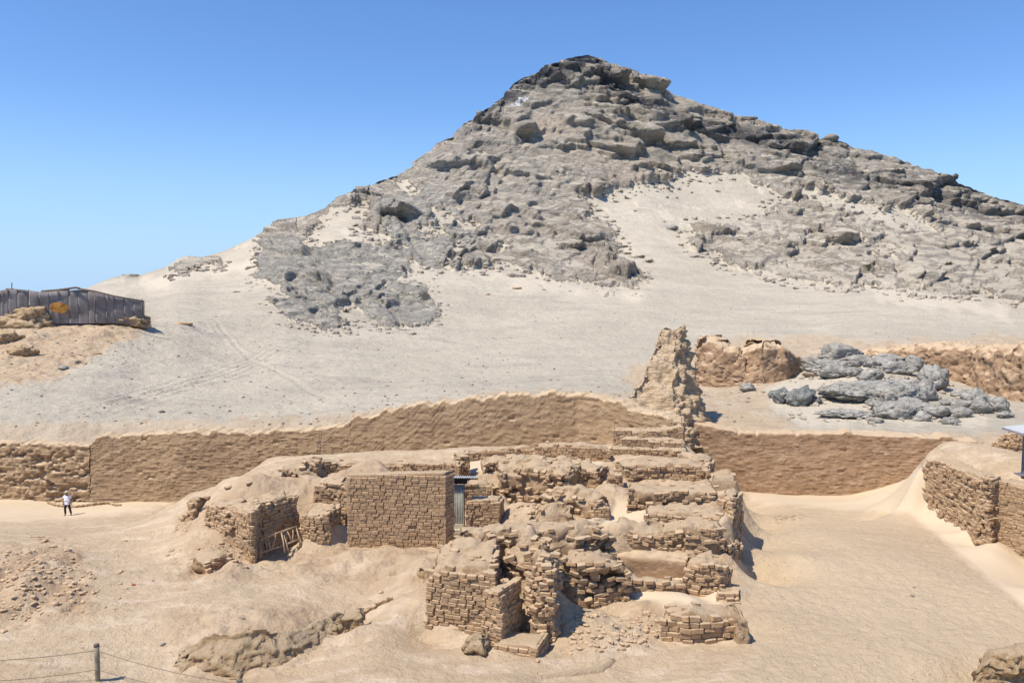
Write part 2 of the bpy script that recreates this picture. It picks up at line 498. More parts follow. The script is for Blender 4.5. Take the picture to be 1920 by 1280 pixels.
M_rope = flat('thin_rope', (0.22, 0.17, 0.12))
M_steel = flat('painted_grey_steel', (0.20, 0.18, 0.20), 0.5)
M_sheet = flat('pale_roof_sheet', (0.52, 0.52, 0.50), 0.5, 0, 0.05)
M_skin = flat('skin', (0.22, 0.12, 0.08), 0.6)
M_shirt = flat('white_cotton', (0.78, 0.79, 0.86), 0.9, 0, 0.04)
M_jeans = flat('dark_denim', (0.018, 0.019, 0.032), 0.9)
M_hat = flat('straw_hat', (0.50, 0.43, 0.28), 0.9)
M_shoe = flat('grey_shoe', (0.25, 0.22, 0.2), 0.8)
M_cyan = flat('turquoise_plastic', (0.02, 0.52, 0.52), 0.4)
M_red = flat('broken_red_brick', (0.42, 0.12, 0.05), 0.9)
M_shrub = flat('dry_shrub', (0.13, 0.115, 0.06), 0.95, 0, 0.4, 3)
M_white = flat('whitewashed_stone', (0.78, 0.78, 0.76), 0.9, 0, 0.06)

# ================================================================== FAR HILLSIDE (one sheet from the great wall up to the summit and down its back)
SIL = [(-700, 640), (-350, 610), (-120, 590), (0, 572), (120, 556), (165, 538), (200, 524), (235, 514), (262, 516), (312, 500), (335, 484), (352, 479), (380, 482), (420, 470), (470, 448), (500, 432), (530, 413), (575, 405),
       (612, 390), (632, 370), (660, 362), (690, 352), (716, 338), (745, 330), (775, 311), (790, 297), (818, 270), (835, 262), (852, 255), (868, 232), (885, 225), (905, 208), (925, 196), (945, 180), (962, 158),
       (975, 148), (990, 144), (1010, 136), (1030, 124), (1050, 118), (1068, 109), (1085, 107), (1104, 105), (1125, 112), (1145, 122), (1165, 130), (1190, 142), (1205, 146), (1218, 143), (1228, 152), (1240, 165), (1262, 178), (1290, 186),
       (1320, 198), (1350, 210), (1400, 222), (1450, 236), (1500, 255), (1530, 265), (1545, 260), (1562, 263), (1580, 272), (1640, 286), (1700, 307), (1760, 333), (1800, 350), (1840, 363), (1900, 382), (1960, 400), (2050, 430), (2250, 500), (2700, 600)]
CTL = {  # column: (py, distance)
    -700: [(640, 300), (700, 110), (790, 64), (870, 57)],
    -350: [(610, 280), (700, 105), (790, 64), (870, 57)],
    0:    [(572, 240), (588, 116), (606, 102), (640, 90), (700, 78), (790, 62), (870, 57.5)],
    150:  [(545, 240), (580, 120), (606, 104), (640, 94), (700, 80), (790, 62), (870, 57.5)],
    235:  [(516, 270), (560, 200), (585, 130), (606, 108), (650, 96), (700, 84), (790, 63), (870, 57.5)],
    290:  [(505, 280), (565, 185), (606, 112), (650, 98), (700, 85), (790, 63), (870, 57.5)],
    340:  [(482, 290), (530, 220), (580, 155), (610, 119), (640, 106), (700, 88), (790, 62), (870, 57)],
    600:  [(392, 330), (460, 268), (530, 200), (590, 150), (640, 122), (700, 88), (780, 61), (870, 56)],
    800:  [(285, 390), (380, 330), (460, 275), (530, 215), (600, 150), (650, 118), (700, 88), (745, 64), (870, 55)],
    970:  [(150, 475), (250, 420), (350, 365), (450, 300), (530, 228), (600, 160), (650, 122), (700, 88), (740, 64), (870, 54.5)],
    1100: [(106, 500), (200, 450), (300, 400), (400, 345), (480, 290), (545, 225), (600, 160), (650, 120), (700, 88), (740, 64), (870, 53.5)],
    1250: [(170, 480), (300, 408), (350, 380), (430, 325), (500, 265), (550, 215), (600, 165), (650, 118), (700, 86), (760, 62), (870, 52)],
    1450: [(236, 475), (330, 410), (420, 345), (500, 275), (550, 222), (600, 165), (640, 118), (700, 80), (760, 63), (812, 52), (870, 50.5)],
    1650: [(290, 468), (380, 395), (470, 310), (540, 235), (590, 165), (630, 125), (700, 78), (760, 61), (812, 51), (870, 49.5)],
    1900: [(382, 455), (440, 390), (520, 290), (560, 225), (600, 160), (640, 115), (700, 76), (760, 60), (820, 49), (870, 48)],
    2250: [(500, 430), (560, 260), (600, 160), (700, 76), (820, 48), (870, 47)],
    2700: [(600, 400), (640, 160), (700, 76), (820, 47), (870, 46)],
}
def build_far():
    cols = np.concatenate([np.linspace(-700, -60, 70, endpoint=False), np.linspace(-60, 1980, 1120), np.linspace(1980, 2700, 60)[1:]])
    NC = len(cols); NR = 412
    sp = np.array(SIL, float)
    silc = np.interp(cols, sp[:, 0], sp[:, 1])
    fine = np.arange(-700, 2701, 2.0); sf = np.interp(fine, sp[:, 0], sp[:, 1])
    kw = np.hanning(61); kw /= kw.sum()
    sms = np.convolve(np.pad(sf, 30, mode='edge'), kw, 'valid')
    sils = np.interp(cols, fine, sms)
    resid = silc - sils + (vnoise(np.stack([cols / 14, cols * 0, cols * 0], 1), 3) * 2.5 + vnoise(np.stack([cols / 5, cols * 0, cols * 0], 1), 4) * 1.2) * sstep(330, 700, cols)
    silc = sils
    t = np.linspace(0, 1, NR)
    ks = sorted(CTL)
    # per control column: log distance on t
    tab = []
    for k in ks:
        c = np.array(CTL[k], float)
        s0 = np.interp(k, fine, sms)
        py = s0 + t * (870 - s0)
        tab.append(np.interp(py, c[:, 0], np.log(c[:, 1])))
    tab = np.array(tab)
    L = np.empty((NR, NC))
    # smooth interpolation between columns
    kk = np.array(ks, float)
    for r in range(NR):
        L[r] = np.interp(cols, kk, tab[:, r])
    # blur along columns uniformly (resample cols are nearly uniform in view)
    L = blur2(L, 60)
    for _ in range(3):
        pad = np.pad(L, ((0, 0), (17, 17)), mode='edge')
        cs = np.cumsum(np.pad(pad, ((0, 0), (1, 0))), 1)
        L = (cs[:, 35:] - cs[:, :-35]) / 35
    D = np.exp(L)
    PX = np.broadcast_to(cols, (NR, NC)); PY = silc[None] + t[:, None] * (870 - silc[None])
    PY = PY + resid[None] * (1 - sstep(0.0, 0.09, t))[:, None]
    W = P(PX.ravel(), PY.ravel(), D.ravel()).reshape(NR, NC, 3)
    # normals of the smooth base
    du = np.gradient(W, axis=1); dv = np.gradient(W, axis=0)
    N = np.cross(du, dv); N = N / (np.linalg.norm(N, axis=2, keepdims=True) + 1e-9)
    N = np.where(N[..., 2:3] < 0, -N, N)
    px = PX.ravel(); py = PY.ravel(); p = W.reshape(-1, 3).copy(); n = N.reshape(-1, 3)
    # ---- masks drawn in survey coordinates, broken up by noise
    q2 = np.stack([px / 40, py / 28, 0 * px], 1)
    wob = fbm(q2, 4, 21) ; wob2 = fbm(q2 * 3.1, 3, 22)
    X = px + wob * 22 + wob2 * 8; Y = py + fbm(q2, 4, 23) * 13 + wob2 * 5
    def inpoly(poly, X=X, Y=Y):
        c = np.zeros(len(X), bool); m = len(poly)
        for i in range(m):
            x1, y1 = poly[i]; x2, y2 = poly[(i + 1) % m]
            if y1 == y2: continue
            cond = (y1 > Y) != (y2 > Y)
            c ^= cond & (X < (x2 - x1) * (Y - y1) / (y2 - y1) + x1)
        return c
    def soft(m, k=3):
        return blur2(m.reshape(NR, NC).astype(float), k).ravel()
    main = [(470, 440), (540, 405), (640, 350), (800, 270), (960, 120), (1100, 80), (1300, 150), (1700, 250), (2300, 460), (2300, 640),
            (1960, 590), (1880, 556), (1700, 540), (1610, 545), (1560, 532), (1450, 520), (1380, 500), (1290, 468), (1300, 430), (1400, 405), (1480, 375),
            (1380, 330), (1290, 330), (1200, 345), (1120, 372), (1110, 400), (1140, 440), (1190, 480), (1220, 520), (1190, 545), (1100, 535), (1000, 520),
            (930, 495), (860, 512), (790, 505), (760, 470), (700, 440), (640, 425), (690, 380), (620, 395), (560, 462), (500, 470)]
    rock = inpoly(main)
    for b in ([(484, 475), (560, 460), (700, 462), (760, 480), (768, 515), (700, 545), (650, 578), (600, 572), (530, 545), (484, 515)],
              [(498, 562), (560, 560), (640, 590), (660, 612), (600, 620), (530, 600)],
              [(672, 585), (700, 545), (780, 520), (815, 545), (842, 575), (815, 605), (720, 620)],
              [(318, 508), (330, 482), (380, 484), (420, 478), (400, 505), (350, 512)],
              [(480, 470), (490, 440), (560, 430), (545, 460), (520, 470)],
              [(225, 520), (240, 508), (262, 512), (258, 526)], [(160, 540), (180, 530), (195, 534)]):
        rock |= inpoly(b)
    sandp = [[(1120, 372), (1200, 345), (1260, 348), (1180, 400), (1170, 440), (1230, 480), (1300, 520), (1200, 520), (1140, 450)],
             [(700, 330), (790, 360), (880, 420), (960, 470), (950, 480), (860, 425), (780, 375)],
             [(760, 405), (800, 425), (880, 470), (870, 478), (790, 440)],
             [(880, 285), (950, 300), (945, 312), (885, 298)],
             [(1020, 305), (1080, 320), (1075, 330), (1015, 315)],
             [(1630, 520), (1660, 455), (1672, 470), (1650, 530)],
             [(600, 470), (645, 400), (700, 370), (680, 420), (640, 455)],
             [(1640, 400), (1720, 385), (1700, 410), (1650, 415)], [(1500, 350), (1640, 395), (1760, 430), (1740, 440), (1600, 405), (1500, 365)]]
    for b in sandp: rock &= ~inpoly(b)
    # pockets of sand lying between the rocks, drawn out along the strata
    bend = 0.34 * px - 0.02 * 60 * np.logaddexp(0, (px - 1060) / 60)
    su = px * 1.05 + py * 0.4; sv = (py - bend) * 0.88
    q3 = np.stack([su / 70, sv / 17, 0 * px], 1) + fbm(q2, 3, 24)[:, None] * np.array([.3, .5, 0])
    n1 = fbm(q3, 4, 31); n2 = fbm(q3 * 3.3, 3, 32)
    pock = n1 * .7 + n2 * .5
    upper = sstep(150, 400, py)
    solid = soft(inpoly([(484, 475), (560, 462), (700, 462), (760, 480), (765, 515), (700, 540), (600, 565), (530, 540), (488, 512)], px, py), 6)
    wide = rock.astype(float).reshape(NR, NC)
    for _ in range(2):
        q_ = np.pad(wide, ((0, 0), (9, 9)), mode='edge'); cs = np.cumsum(np.pad(q_, ((0, 0), (1, 0))), 1); wide = (cs[:, 19:] - cs[:, :-19]) / 19
    wide = blur2(wide, 14).ravel()
    rockf = wide * 1.25 - 0.1 + (n1 * 0.42 + n2 * 0.26) * (0.25 + 0.75 * upper) * (1 - 0.8 * solid) * 1.15 - 0.20 * upper
    right = sstep(1180, 1400, px) * sstep(290, 380, py) * (1 - sstep(450, 510, py))
    rockf = rockf - 0.22 * right * (1 - 0.6 * sstep(-.1, .4, n2))
    rock = sstep(0.36, 0.60, rockf)
    hi_blue = soft(inpoly([(484, 455), (760, 455), (860, 520), (860, 620), (520, 630), (480, 560)]) | inpoly([(690, 400), (800, 350), (900, 440), (860, 500), (740, 470)]), 20)
    d_sil = py - np.broadcast_to(silc, (NR, NC)).ravel()
    lat = np.clip((px - 1100) / 800, 0, 1)
    dark = np.where(px < 1120, sstep(70, 10, d_sil) * sstep(820, 960, px) * 1.0,
                    np.exp(-((d_sil - (48 + 10 * np.sin(px / 60.))) / 20) ** 2) * (1 - 0.45 * lat) + 0.6 * sstep(26, 6, d_sil) * sstep(1650, 1800, px))
    # ---- rock relief
    a = p.copy()
    warp = np.stack([fbm(a / 55, 3, 41), fbm(a / 55, 3, 42), fbm(a / 55, 3, 43)], 1) * 16
    b = a + warp
    # strata plunge down to the right
    e1 = np.array([0.80, 0.25, -0.54]); e1 /= np.linalg.norm(e1)
    e2 = np.cross(e1, [0.2, -0.9, 0.5]); e2 /= np.linalg.norm(e2); e3 = np.cross(e1, e2)
    S = np.stack([b @ e1, b @ e2, b @ e3], 1)
    left = sstep(1250, 950, px)[:, None]
    Dd = np.linalg.norm(a - np.array([0, 0, CAMZ]), axis=1)
    fs = np.clip((Dd / 330) ** 0.8, 0.42, 1.15)        # nearer outcrops carry smaller blocks
    near_ = sstep(215, 165, Dd)
    S = S / fs[:, None] ** 0.8
    f1, f2, cid = worley(S / np.array([22, 10, 13]), 5)
    dome1 = (1 - np.clip(f1, 0, 1) ** 2) ; crev1 = sstep(0.0, 0.22, f2 - f1)
    g1, g2, gid = worley(S / np.array([9, 4.6, 5.5]), 6)
    dome2 = (1 - np.clip(g1, 0, 1) ** 2); crev2 = sstep(0, 0.2, g2 - g1)
    h1_, h2_, hid = worley(b / np.array([3.6, 3.6, 2.4]), 8)
    crev3 = sstep(0, 0.22, h2_ - h1_)
    big = ridged(S / np.array([75, 34, 34]), 4, 51)
    def slabs(per, seed, cover):
        mpp = Dd / FPX * per                      # size on the ground of one slab
        v_ = sv / per + fbm(np.stack([su / (per * 5), sv / (per * 3.0), 0 * px], 1), 3, seed) * 1.0
        t_ = v_ - np.floor(v_)
        k_ = np.floor(v_)
        brk = fbm(np.stack([su / (per * 5) + k_ * 7.3, k_ * 3.1, 0 * px], 1), 2, seed + 1)
        h_ = np.where(t_ < 0.84, (t_ / 0.84) ** 1.3, (1 - t_) / 0.16)
        return h_ * mpp * sstep(-cover, 0.25, brk)
    def blocks(pu, pv, seed):
        wx = fbm(np.stack([su / (pu * 2.5), sv / (pv * 2.5), 0 * px], 1), 3, seed + 40)
        wy = fbm(np.stack([su / (pu * 2.5), sv / (pv * 2.5), 0 * px + 5], 1), 3, seed + 41)
        df, ox, oy, c1, c2 = worley2(su / pu + wx * .55, sv / pv + wy * .55, seed)
        h_ = (0.35 + 0.75 * ox * (0.5 + c1) + 0.75 * oy * (0.4 + c2)) * (0.5 + 0.9 * c2) + (c1 - .5) * 0.45
        return (h_ * sstep(0.0, 0.16, df) - 0.35 * (1 - sstep(0.0, 0.07, df))) * Dd / FPX * pv
    blk = blocks(150, 36, 201) * 0.55 + blocks(66, 16, 202) * 0.72 + blocks(24, 8, 203) * 0.85 * (0.35 + 0.65 * sstep(-.3, .3, fbm(np.stack([su / 90, sv / 40, 0 * px], 1), 3, 210)))
    slab1 = slabs(23, 61, 0.3); slab2 = slabs(9.5, 65, 0.25); slab3 = slabs(46, 68, 0.2)
    rg = ridged(S / np.array([11, 4.5, 5.0]), 4, 55, 0.55)
    rg2 = ridged(S / np.array([4.0, 1.7, 2.0]), 3, 58, 0.55)
    calm = sstep(-0.15, 0.3, fbm(np.stack([S[:, 0] / 50, S[:, 1] / 22, S[:, 2] / 22], 1), 3, 91))
    strat = ((rg - 0.9) * 1.3 + (rg2 - .8) * 0.4) * (0.25 + 0.75 * calm)
    sm1 = sstep(0.0, 0.32, f2 - f1); sm2 = sstep(0.0, 0.32, g2 - g1)
    crk = (1 - sstep(0.0, 0.07, f2 - f1)) * 1.3 + (1 - sstep(0.0, 0.08, g2 - g1)) * 0.7
    rocky = (big - 0.9) * 2.0 + dome1 * 1.5 + (cid - .5) * 1.8 * sm1 + dome2 * 0.8 + (gid - .5) * 0.8 * sm2 + strat * 1.1 \
        - crk + (hid - .5) * 0.3 * crev3 + fbm(b / 4, 4, 71) * 0.5
    ledge = slab3 * 0.22 + slab1 * 0.34 + slab2 * 0.25 * (0.4 + 0.6 * calm) + blk
    lowm = soft(inpoly([(480, 560), (570, 560), (660, 590), (690, 560), (760, 520), (815, 530), (860, 570), (840, 640), (480, 640)]), 8)
    soft_r = sstep(1180, 1380, px) * sstep(60, 110, d_sil) * sstep(-0.45, 0.25, fbm(np.stack([px / 70, (py - px * .35) / 16, 0 * px], 1), 4, 78) + 0.1)
    soft_r = np.maximum(soft_r, 0.55 * sstep(0.05, 0.35, fbm(a / 45, 4, 79)) * (1 - near_))
    kf = 1.0 + 1.2 * near_; kf = kf * (1 - 0.25 * soft_r) * (0.25 + 0.75 * sstep(420, 600, px)) * (1 - 0.35 * lowm)
    kf = kf * (0.45 + 0.85 * sstep(-0.35, 0.35, fbm(np.stack([su / 170, sv / 55, 0 * px], 1), 3, 222) + 0.05))
    ledge = (ledge - 1.0) * kf
    rocky = rocky * (0.22 + 0.2 * calm) * (1 - 0.5 * near_) * fs * (1 + 0.15 * near_) * (1 - 0.45 * soft_r) * (0.3 + 0.7 * sstep(420, 600, px)) * (1 - 0.6 * lowm)
    rk = rock
    sandd = fbm(a / 18, 4, 81) * 0.45 * sstep(60, 160, Dd) + fbm(a / 2.2, 4, 82) * 0.10 + fbm(a / 6, 3, 84) * 0.12
    edge = 0.9 * fs
    disp = rk * (rocky * 0.95 + edge) + (1 - rk) * sandd
    fade = sstep(0, 10, d_sil)   # keep the crest where the survey puts it, with a rugged edge
    lead = np.where(Dd < 75, sstep(52, 70, Dd), 1.0)
    disp = disp * (0.35 + 0.65 * fade) * lead
    # car tracks across the sand plain
    A = P(150, 800, 62)[:2]; 
    def trk(pa, pb, halfw, nl, amp):
        a0 = P(*pa)[:2]; b0 = P(*pb)[:2]
        dv_ = (b0 - a0); ln = np.linalg.norm(dv_); dv_ = dv_ / ln; nv = np.array([-dv_[1], dv_[0]])
        r = p[:, :2] - a0; s = r @ dv_; dd = r @ nv + np.sin(s / 14) * 0.6
        return amp * np.cos(dd / halfw * math.pi * nl) * np.exp(-(dd / halfw) ** 4) * sstep(0, 8, s) * sstep(ln, ln - 12, s)
    tr = trk((120, 795, 62), (560, 640, 118), 2.6, 4, 0.07) + trk((60, 790, 63), (640, 655, 112), 2.0, 3, 0.06) + trk((400, 610, 140), (640, 760, 64), 0.8, 1, -0.07)
    disp = disp + tr * (1 - rk)
    # mounded dirt round the shelter on the left
    tan = soft(inpoly([(-400, 560), (200, 560), (290, 600), (230, 640), (150, 690), (60, 720), (-400, 760)]), 18)
    tan = np.maximum(tan, soft(inpoly([(-700, 792), (300, 788), (700, 775), (900, 736), (1180, 735), (1180, 880), (-700, 880)]), 7) * 0.6)
    tan = np.maximum(tan, soft(inpoly([(1180, 690), (1330, 640), (1500, 625), (1640, 640), (2300, 620), (2300, 760), (1900, 745), (1700, 700), (1500, 700), (1430, 745), (1500, 812), (2300, 812), (2300, 900), (1180, 900)]), 12) * 0.75)
    disp = disp + tan * (fbm(a / 2.6, 4, 95) * 0.35) * sstep(62, 80, Dd)
    pale = soft(inpoly([(1420, 735), (1480, 690), (1560, 680), (1700, 760), (1850, 770), (1840, 800), (1500, 795)]) | inpoly([(860, 500), (1000, 520), (1150, 550), (1220, 548), (1240, 530), (1200, 560), (1000, 545), (880, 520)])
                | inpoly([(1610, 548), (1640, 515), (1700, 545), (1840, 565), (1920, 600), (1700, 575)]) | inpoly([(180, 545), (330, 512), (480, 482), (490, 500), (330, 530), (200, 560)]), 10)
    pale = np.maximum(pale, sstep(0.28, 0.5, pock) * upper * sstep(560, 400, py))
    lp = rk * ledge * (0.35 + 0.65 * fade) * lead
    q_ = np.pad(lp.reshape(NR, NC), ((0, 0), (2, 2)), mode='edge')
    lp = ((q_[:, :-4] + q_[:, 4:]) + 2 * (q_[:, 1:-3] + q_[:, 3:-1]) + 2 * q_[:, 2:-2]).ravel() / 8
    hv = n * np.array([1, 1, 0.25]) + np.array([0, -0.45, 0]); hv /= np.linalg.norm(hv, axis=1)[:, None]
    p = p + n * disp[:, None] + hv * lp[:, None]
    p[:, 2] += 1.5 * np.exp(-((px - 1640) / 130) ** 2 - ((py - 715) / 34) ** 2) + 0.5 * np.exp(-((px - 1490) / 70) ** 2 - ((py - 745) / 26) ** 2)
    white = (((px - 975) / 16) ** 2 + ((py - 198 + (px - 975) * 0.3) / 5) ** 2 < 1) & (fbm(np.stack([px / 6, py / 3, 0 * px], 1), 2, 9) > -0.15)
    Wd = p.reshape(NR, NC, 3)
    # back of the hill
    back = []
    for k, (dy, dzz) in enumerate(((8, -2.5), (40, -16), (160, -60), (420, -150), (900, -170))):
        r = Wd[0].copy(); sc = (r[:, 1] + dy) / r[:, 1]
        r[:, 0] *= sc; r[:, 1] += dy; r[:, 2] = np.maximum(r[:, 2] + dzz, -6.0 - k * .5)
        back.append(r)
    back = np.array(back[::-1])
    V = np.concatenate([back.reshape(-1, 3), p])
    nb = back.shape[0] * NC
    def pad(x, v=None):
        first = x.reshape(NR, NC)[0]
        return np.concatenate([np.tile(first, back.shape[0]), x])
    F = grid_faces(NR + back.shape[0], NC, flip=True)
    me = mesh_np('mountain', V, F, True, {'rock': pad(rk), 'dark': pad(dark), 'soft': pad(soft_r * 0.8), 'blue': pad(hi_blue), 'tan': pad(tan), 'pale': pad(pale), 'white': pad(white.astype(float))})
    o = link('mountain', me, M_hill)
    tag(o, 'bare rocky desert mountain with sand drifted over its lower slopes', None, None, 'structure')
    return cols, silc, Wd, NR, rk.reshape(NR, NC)
FC, FS, FW, FNR, FROCK = build_far()
def far_at(px, py):
    j = int(np.clip(np.searchsorted(FC, px), 1, len(FC) - 1))
    s = FS[j]; t = (py - s) / (870 - s) * (FNR - 1)
    i = int(np.clip(round(t), 0, FNR - 1))
    return Vector(FW[i, j])

# ================================================================== NEAR GROUND (courtyards, ruin terraces, dunes): a height field through surveyed points
GA = [  # px, py, z
 (1450,1100,0),(1500,1200,0),(1700,1150,0),(1550,1050,0),(1700,1060,0),(1480,1045,0),(1800,1200,0),(1500,1140,0),(1420,1090,0),(1418,1120,0),(1425,1180,0),(1430,1230,0),(1600,1250,0),(1750,1250,0),(1880,1180,0.02),(1800,1100,0),
 (-400,1450,0),(0,1450,0),(960,1450,0),(1920,1450,0),(2400,1450,0),(-300,1280,0),(0,1280,0),(400,1290,-.1),(960,1280,0),(1400,1280,0),(1920,1280,0.05),(2300,1280,.2),
 (0,1180,0),(300,1150,.05),(200,1200,0),(600,1180,.25),(500,1150,.3),(420,1175,.2),(560,1230,0),(700,1210,0),(700,1150,0),(750,1160,0),(700,1080,.05),(560,1075,0),(640,1035,0),(740,1032,.05),(835,1040,.05),(780,1030,.08),
 (230,1100,-.1),(0,1110,.3),(60,1080,.5),(130,1040,.1),(30,1035,.2),(260,1040,-.5),(200,1000,-2.0),(0,1000,-1.2),(80,1000,-1.5),(-300,1000,-1.0),(330,1040,-.2),(380,1070,.1),
 (340,1000,-.3),(330,960,-1.8),(127,966,-4.9),(0,955,-4.8),(-300,955,-4.8),(250,940,-5.1),(300,950,-4.4),(100,990,-2.8),(220,975,-3.8),
 (440,1055,.3),(420,1010,.7),(370,985,.3),(470,1080,0),
 (470,948,1.85),(400,950,1.15),(350,948,-.2),(360,925,-.2),(420,900,1.3),(480,890,1.75),(530,872,1.95),(590,868,2.1),(620,900,1.7),(560,905,1.8),
 (700,880,1.7),(700,862,1.9),(800,862,1.9),(600,960,1.0),(620,985,.6),
 (858,1003,0),(900,1008,.5),(980,965,.7),(1050,955,.9),(960,948,.7),(1010,985,1.2),
 (1000,872,2.1),(1080,872,2.1),(940,862,1.95),(1050,858,1.6),(1150,845,1.7),(1240,860,1.6),(1150,880,1.9),(1150,910,1.6),(1130,960,1.1),(1190,945,1.1),(1180,985,1.3),(1300,950,1.5),(1250,875,2.0),(1350,880,1.9),
 (900,1012,2.1),(840,1048,1.55),(860,1062,1.7),(1000,1002,2.15),(1100,1002,2.1),(1140,992,1.95),(1200,1000,1.5),(1280,1000,1.4),
 (780,1095,.3),(735,1110,.05),(790,1060,.6),
 (1100,1150,.15),(1060,1160,.0),(1200,1118,.35),(1300,1125,.35),(1150,1180,.15),(1300,1215,.0),(1420,1150,0),(1420,1100,0),(1360,1125,.1),(1250,1150,.35),(1200,1072,.75),(1270,1062,1.1),(1150,1080,.6),
 (1420,1045,0),(1450,1000,-.4),(1600,1000,-.3),(1450,942,-2.3),(1420,932,-2.6),(1600,938,-2.5),(1600,927,-2.8),(1700,932,-2.0),(1660,922,-1.5),(1692,908,.2),(1715,893,1.2),(1700,925,.0),(1600,1100,0),(1800,1000,-.15),(1750,1020,-.1),(1700,965,-.8),
 (1745,968,-.25),(1900,1110,.0),(1800,1010,-.2),(1870,1040,-.1),(2000,1160,.1),
]
GB = [  # px, distance, z
 (1406,30.4,-.05),(1410,32,-.3),(1415,34,-.8),(1415,37,-1.6),(1412,40,-2.2),(1405,44,-2.8),(1500,34,-.45),(1600,34,-.5),(1700,34,-.45),(1480,37,-1.2),(1600,38,-1.3),(1700,38,-1.2),(1500,41,-1.9),(1600,41,-1.9),
 (-700,58,-5.2),(-300,60,-5.3),(100,60,-5.3),(400,60,-5.3),(330,52,-5.0),(400,48,-4.0),(700,60,-5),(1000,60,-5),(1250,62,-5),(1500,60,-5),(1700,60,-5),(1900,62,-5),(2400,62,-5),
 (500,46,0),(700,46,.5),(900,46,.8),(1100,46,.8),(1250,45,.8),(740,33,.0),(650,33,.3),(900,34,.2),(950,30,.7),(1100,29.5,1.2),(870,29,.3),(820,28.5,.3),
 (1340,46,-2.2),(1340,42,.5),(1380,38,.9),(1420,38,-1.4),(1400,33,.1),
 (1770,39,2.25),(1745,37,2.05),(1760,36.6,2.3),(1790,34.8,2.45),(1820,33.2,2.5),(1840,32.4,2.5),(1790,37,2.4),(1820,39,2.2),(1800,34,2.45),(1900,31,2.55),(1850,36,2.4),(1950,36,2.4),(1850,42,1.2),(1950,42,1.3),(2100,32,2.5),(2300,32,2.5),(1850,47,.7),(1950,47,.8),(1700,42,-1.2),(1720,44,-1.4),(1740,44,-.6),(2000,28,2.5),(2200,24,2.4),
]
def ruin_walls(W):

    # restored panel
    W('tall rebuilt mud brick panel with a level top and straight joints, beside the corrugated door',
      [(650, 890, 1023, 31.0), (740, 888, 1024, 30.8), (834, 886, 1027, 30.6)], 0.62, batter=0.0, rough=0.02, top_rough=0.02, crest=0, miss=0, bmiss=0.01, tumble=0.012, round_=0.02, bvec=(0.52, 0.85), brick=(0.30, 0.2, 0.142), faces=('front', 'right', 'left'), seed=2)
    # block right of the door
    W('small square mud brick block with a pale dusted top, right of the corrugated door',
      [(872, 940, 1006, 32.3), (905, 937, 1000, 32.3), (934, 938, 985, 32.4)], 0.9, batter=0.01, rough=0.05, top_rough=0.06, crest=0.03, bmiss=0.03, tumble=0.03, bvec=(.25, 1), seed=3, round_=.06)
    W('short brick stub behind the small square block, three courses showing',
      [(866, 906, 960, 34.4), (922, 908, 955, 34.6)], 0.8, rough=0.05, crest=0.05, bmiss=0.04, tumble=0.04, seed=4)
    W('low crumbled stub beyond the door, next to the rubble face', [(924, 912, 945, 35.4), (944, 914, 940, 35.5)], 0.8, rough=0.06, crest=0.05, bmiss=0.1, tumble=0.08, seed=5)
    # walls along the back of the ruin
    W('long low coursed wall running behind the rebuilt panel', [(588, 862, 905, 37.5), (640, 868, 895, 38.2), (700, 869, 900, 38.2), (780, 868, 905, 38), (862, 870, 905, 37.6)], 0.9, rough=0.08, crest=0.10, bmiss=0.06, tumble=0.06, seed=6)
    W('stepped end of the back wall by the leaning poles, bricks fanning out', [(852, 856, 905, 38.5), (880, 852, 900, 38.6)], 1.2, rough=0.10, crest=0.1, bmiss=0.1, tumble=0.10, seed=7)
    W('worn wall edge above the sand pocket, only one or two courses left', [(872, 848, 866, 41), (940, 842, 858, 41.5), (1000, 838, 852, 42)], 0.8, rough=0.08, crest=0.06, bmiss=0.1, tumble=0.06, seed=8, zfoot=1.0)
    W('neat coursed wall behind the rippled sand pocket', [(1001, 833, 858, 41.0), (1055, 832, 862, 40.8), (1105, 836, 866, 40.6), (1145, 842, 866, 40.6)], 0.8, rough=0.05, crest=0.06, bmiss=0.05, tumble=0.03, seed=9)
    W('thin run of two courses leading to the stepped terrace', [(1145, 838, 852, 41.6), (1220, 842, 856, 41.4), (1288, 842, 856, 41.2)], 0.7, rough=0.05, crest=0.05, bmiss=0.08, tumble=0.04, seed=10)
    # stepped terrace below the end of the long wall
    W('lower step of the stair like terrace under the end of the long wall', [(1165, 822, 850, 43.0), (1225, 824, 852, 42.8), (1284, 828, 852, 42.6)], 1.0, rough=0.04, crest=0.05, bmiss=0.08, tumble=0.03, seed=11)
    W('upper step of the stair like terrace under the end of the long wall', [(1150, 806, 835, 44.2), (1215, 808, 835, 44.0), (1282, 800, 835, 43.8)], 1.2, rough=0.04, crest=0.06, bmiss=0.08, tumble=0.03, seed=13)
    W('tall narrow brick corner at the top of the stair like terrace', [(1256, 788, 830, 45.6), (1282, 790, 830, 45.4)], 1.6, rough=0.03, crest=0.02, bmiss=0.03, tumble=0.02, seed=14)
    # rubble face C
    W('high crumbling rubble face behind the ruin floor, roots of brick sticking out', [(935, 888, 940, 34.8), (985, 880, 942, 34.9), (1030, 882, 940, 34.6), (1062, 886, 936, 34.2)], 2.2, mat=M_core, rough=0.22, top_rough=0.2, crest=0.14, cav=0.3, bmiss=0.35, tumble=0.28, seed=15)
    W('brick lined corner niche with a patch of sand in it', [(1066, 880, 925, 35.6), (1100, 878, 918, 35.8), (1122, 884, 912, 35.6)], 1.6, rough=0.14, crest=0.1, cav=0.2, bmiss=0.2, tumble=0.1, seed=16)
    W('upper rubble terrace above the crumbling face, small bricks scattered on it', [(905, 866, 890, 37.0), (1000, 862, 882, 37.2), (1060, 866, 884, 37.2), (1110, 868, 882, 37.2)], 1.4, rough=0.2, crest=0.12, cav=0.2, bmiss=0.35, tumble=0.25, seed=17)
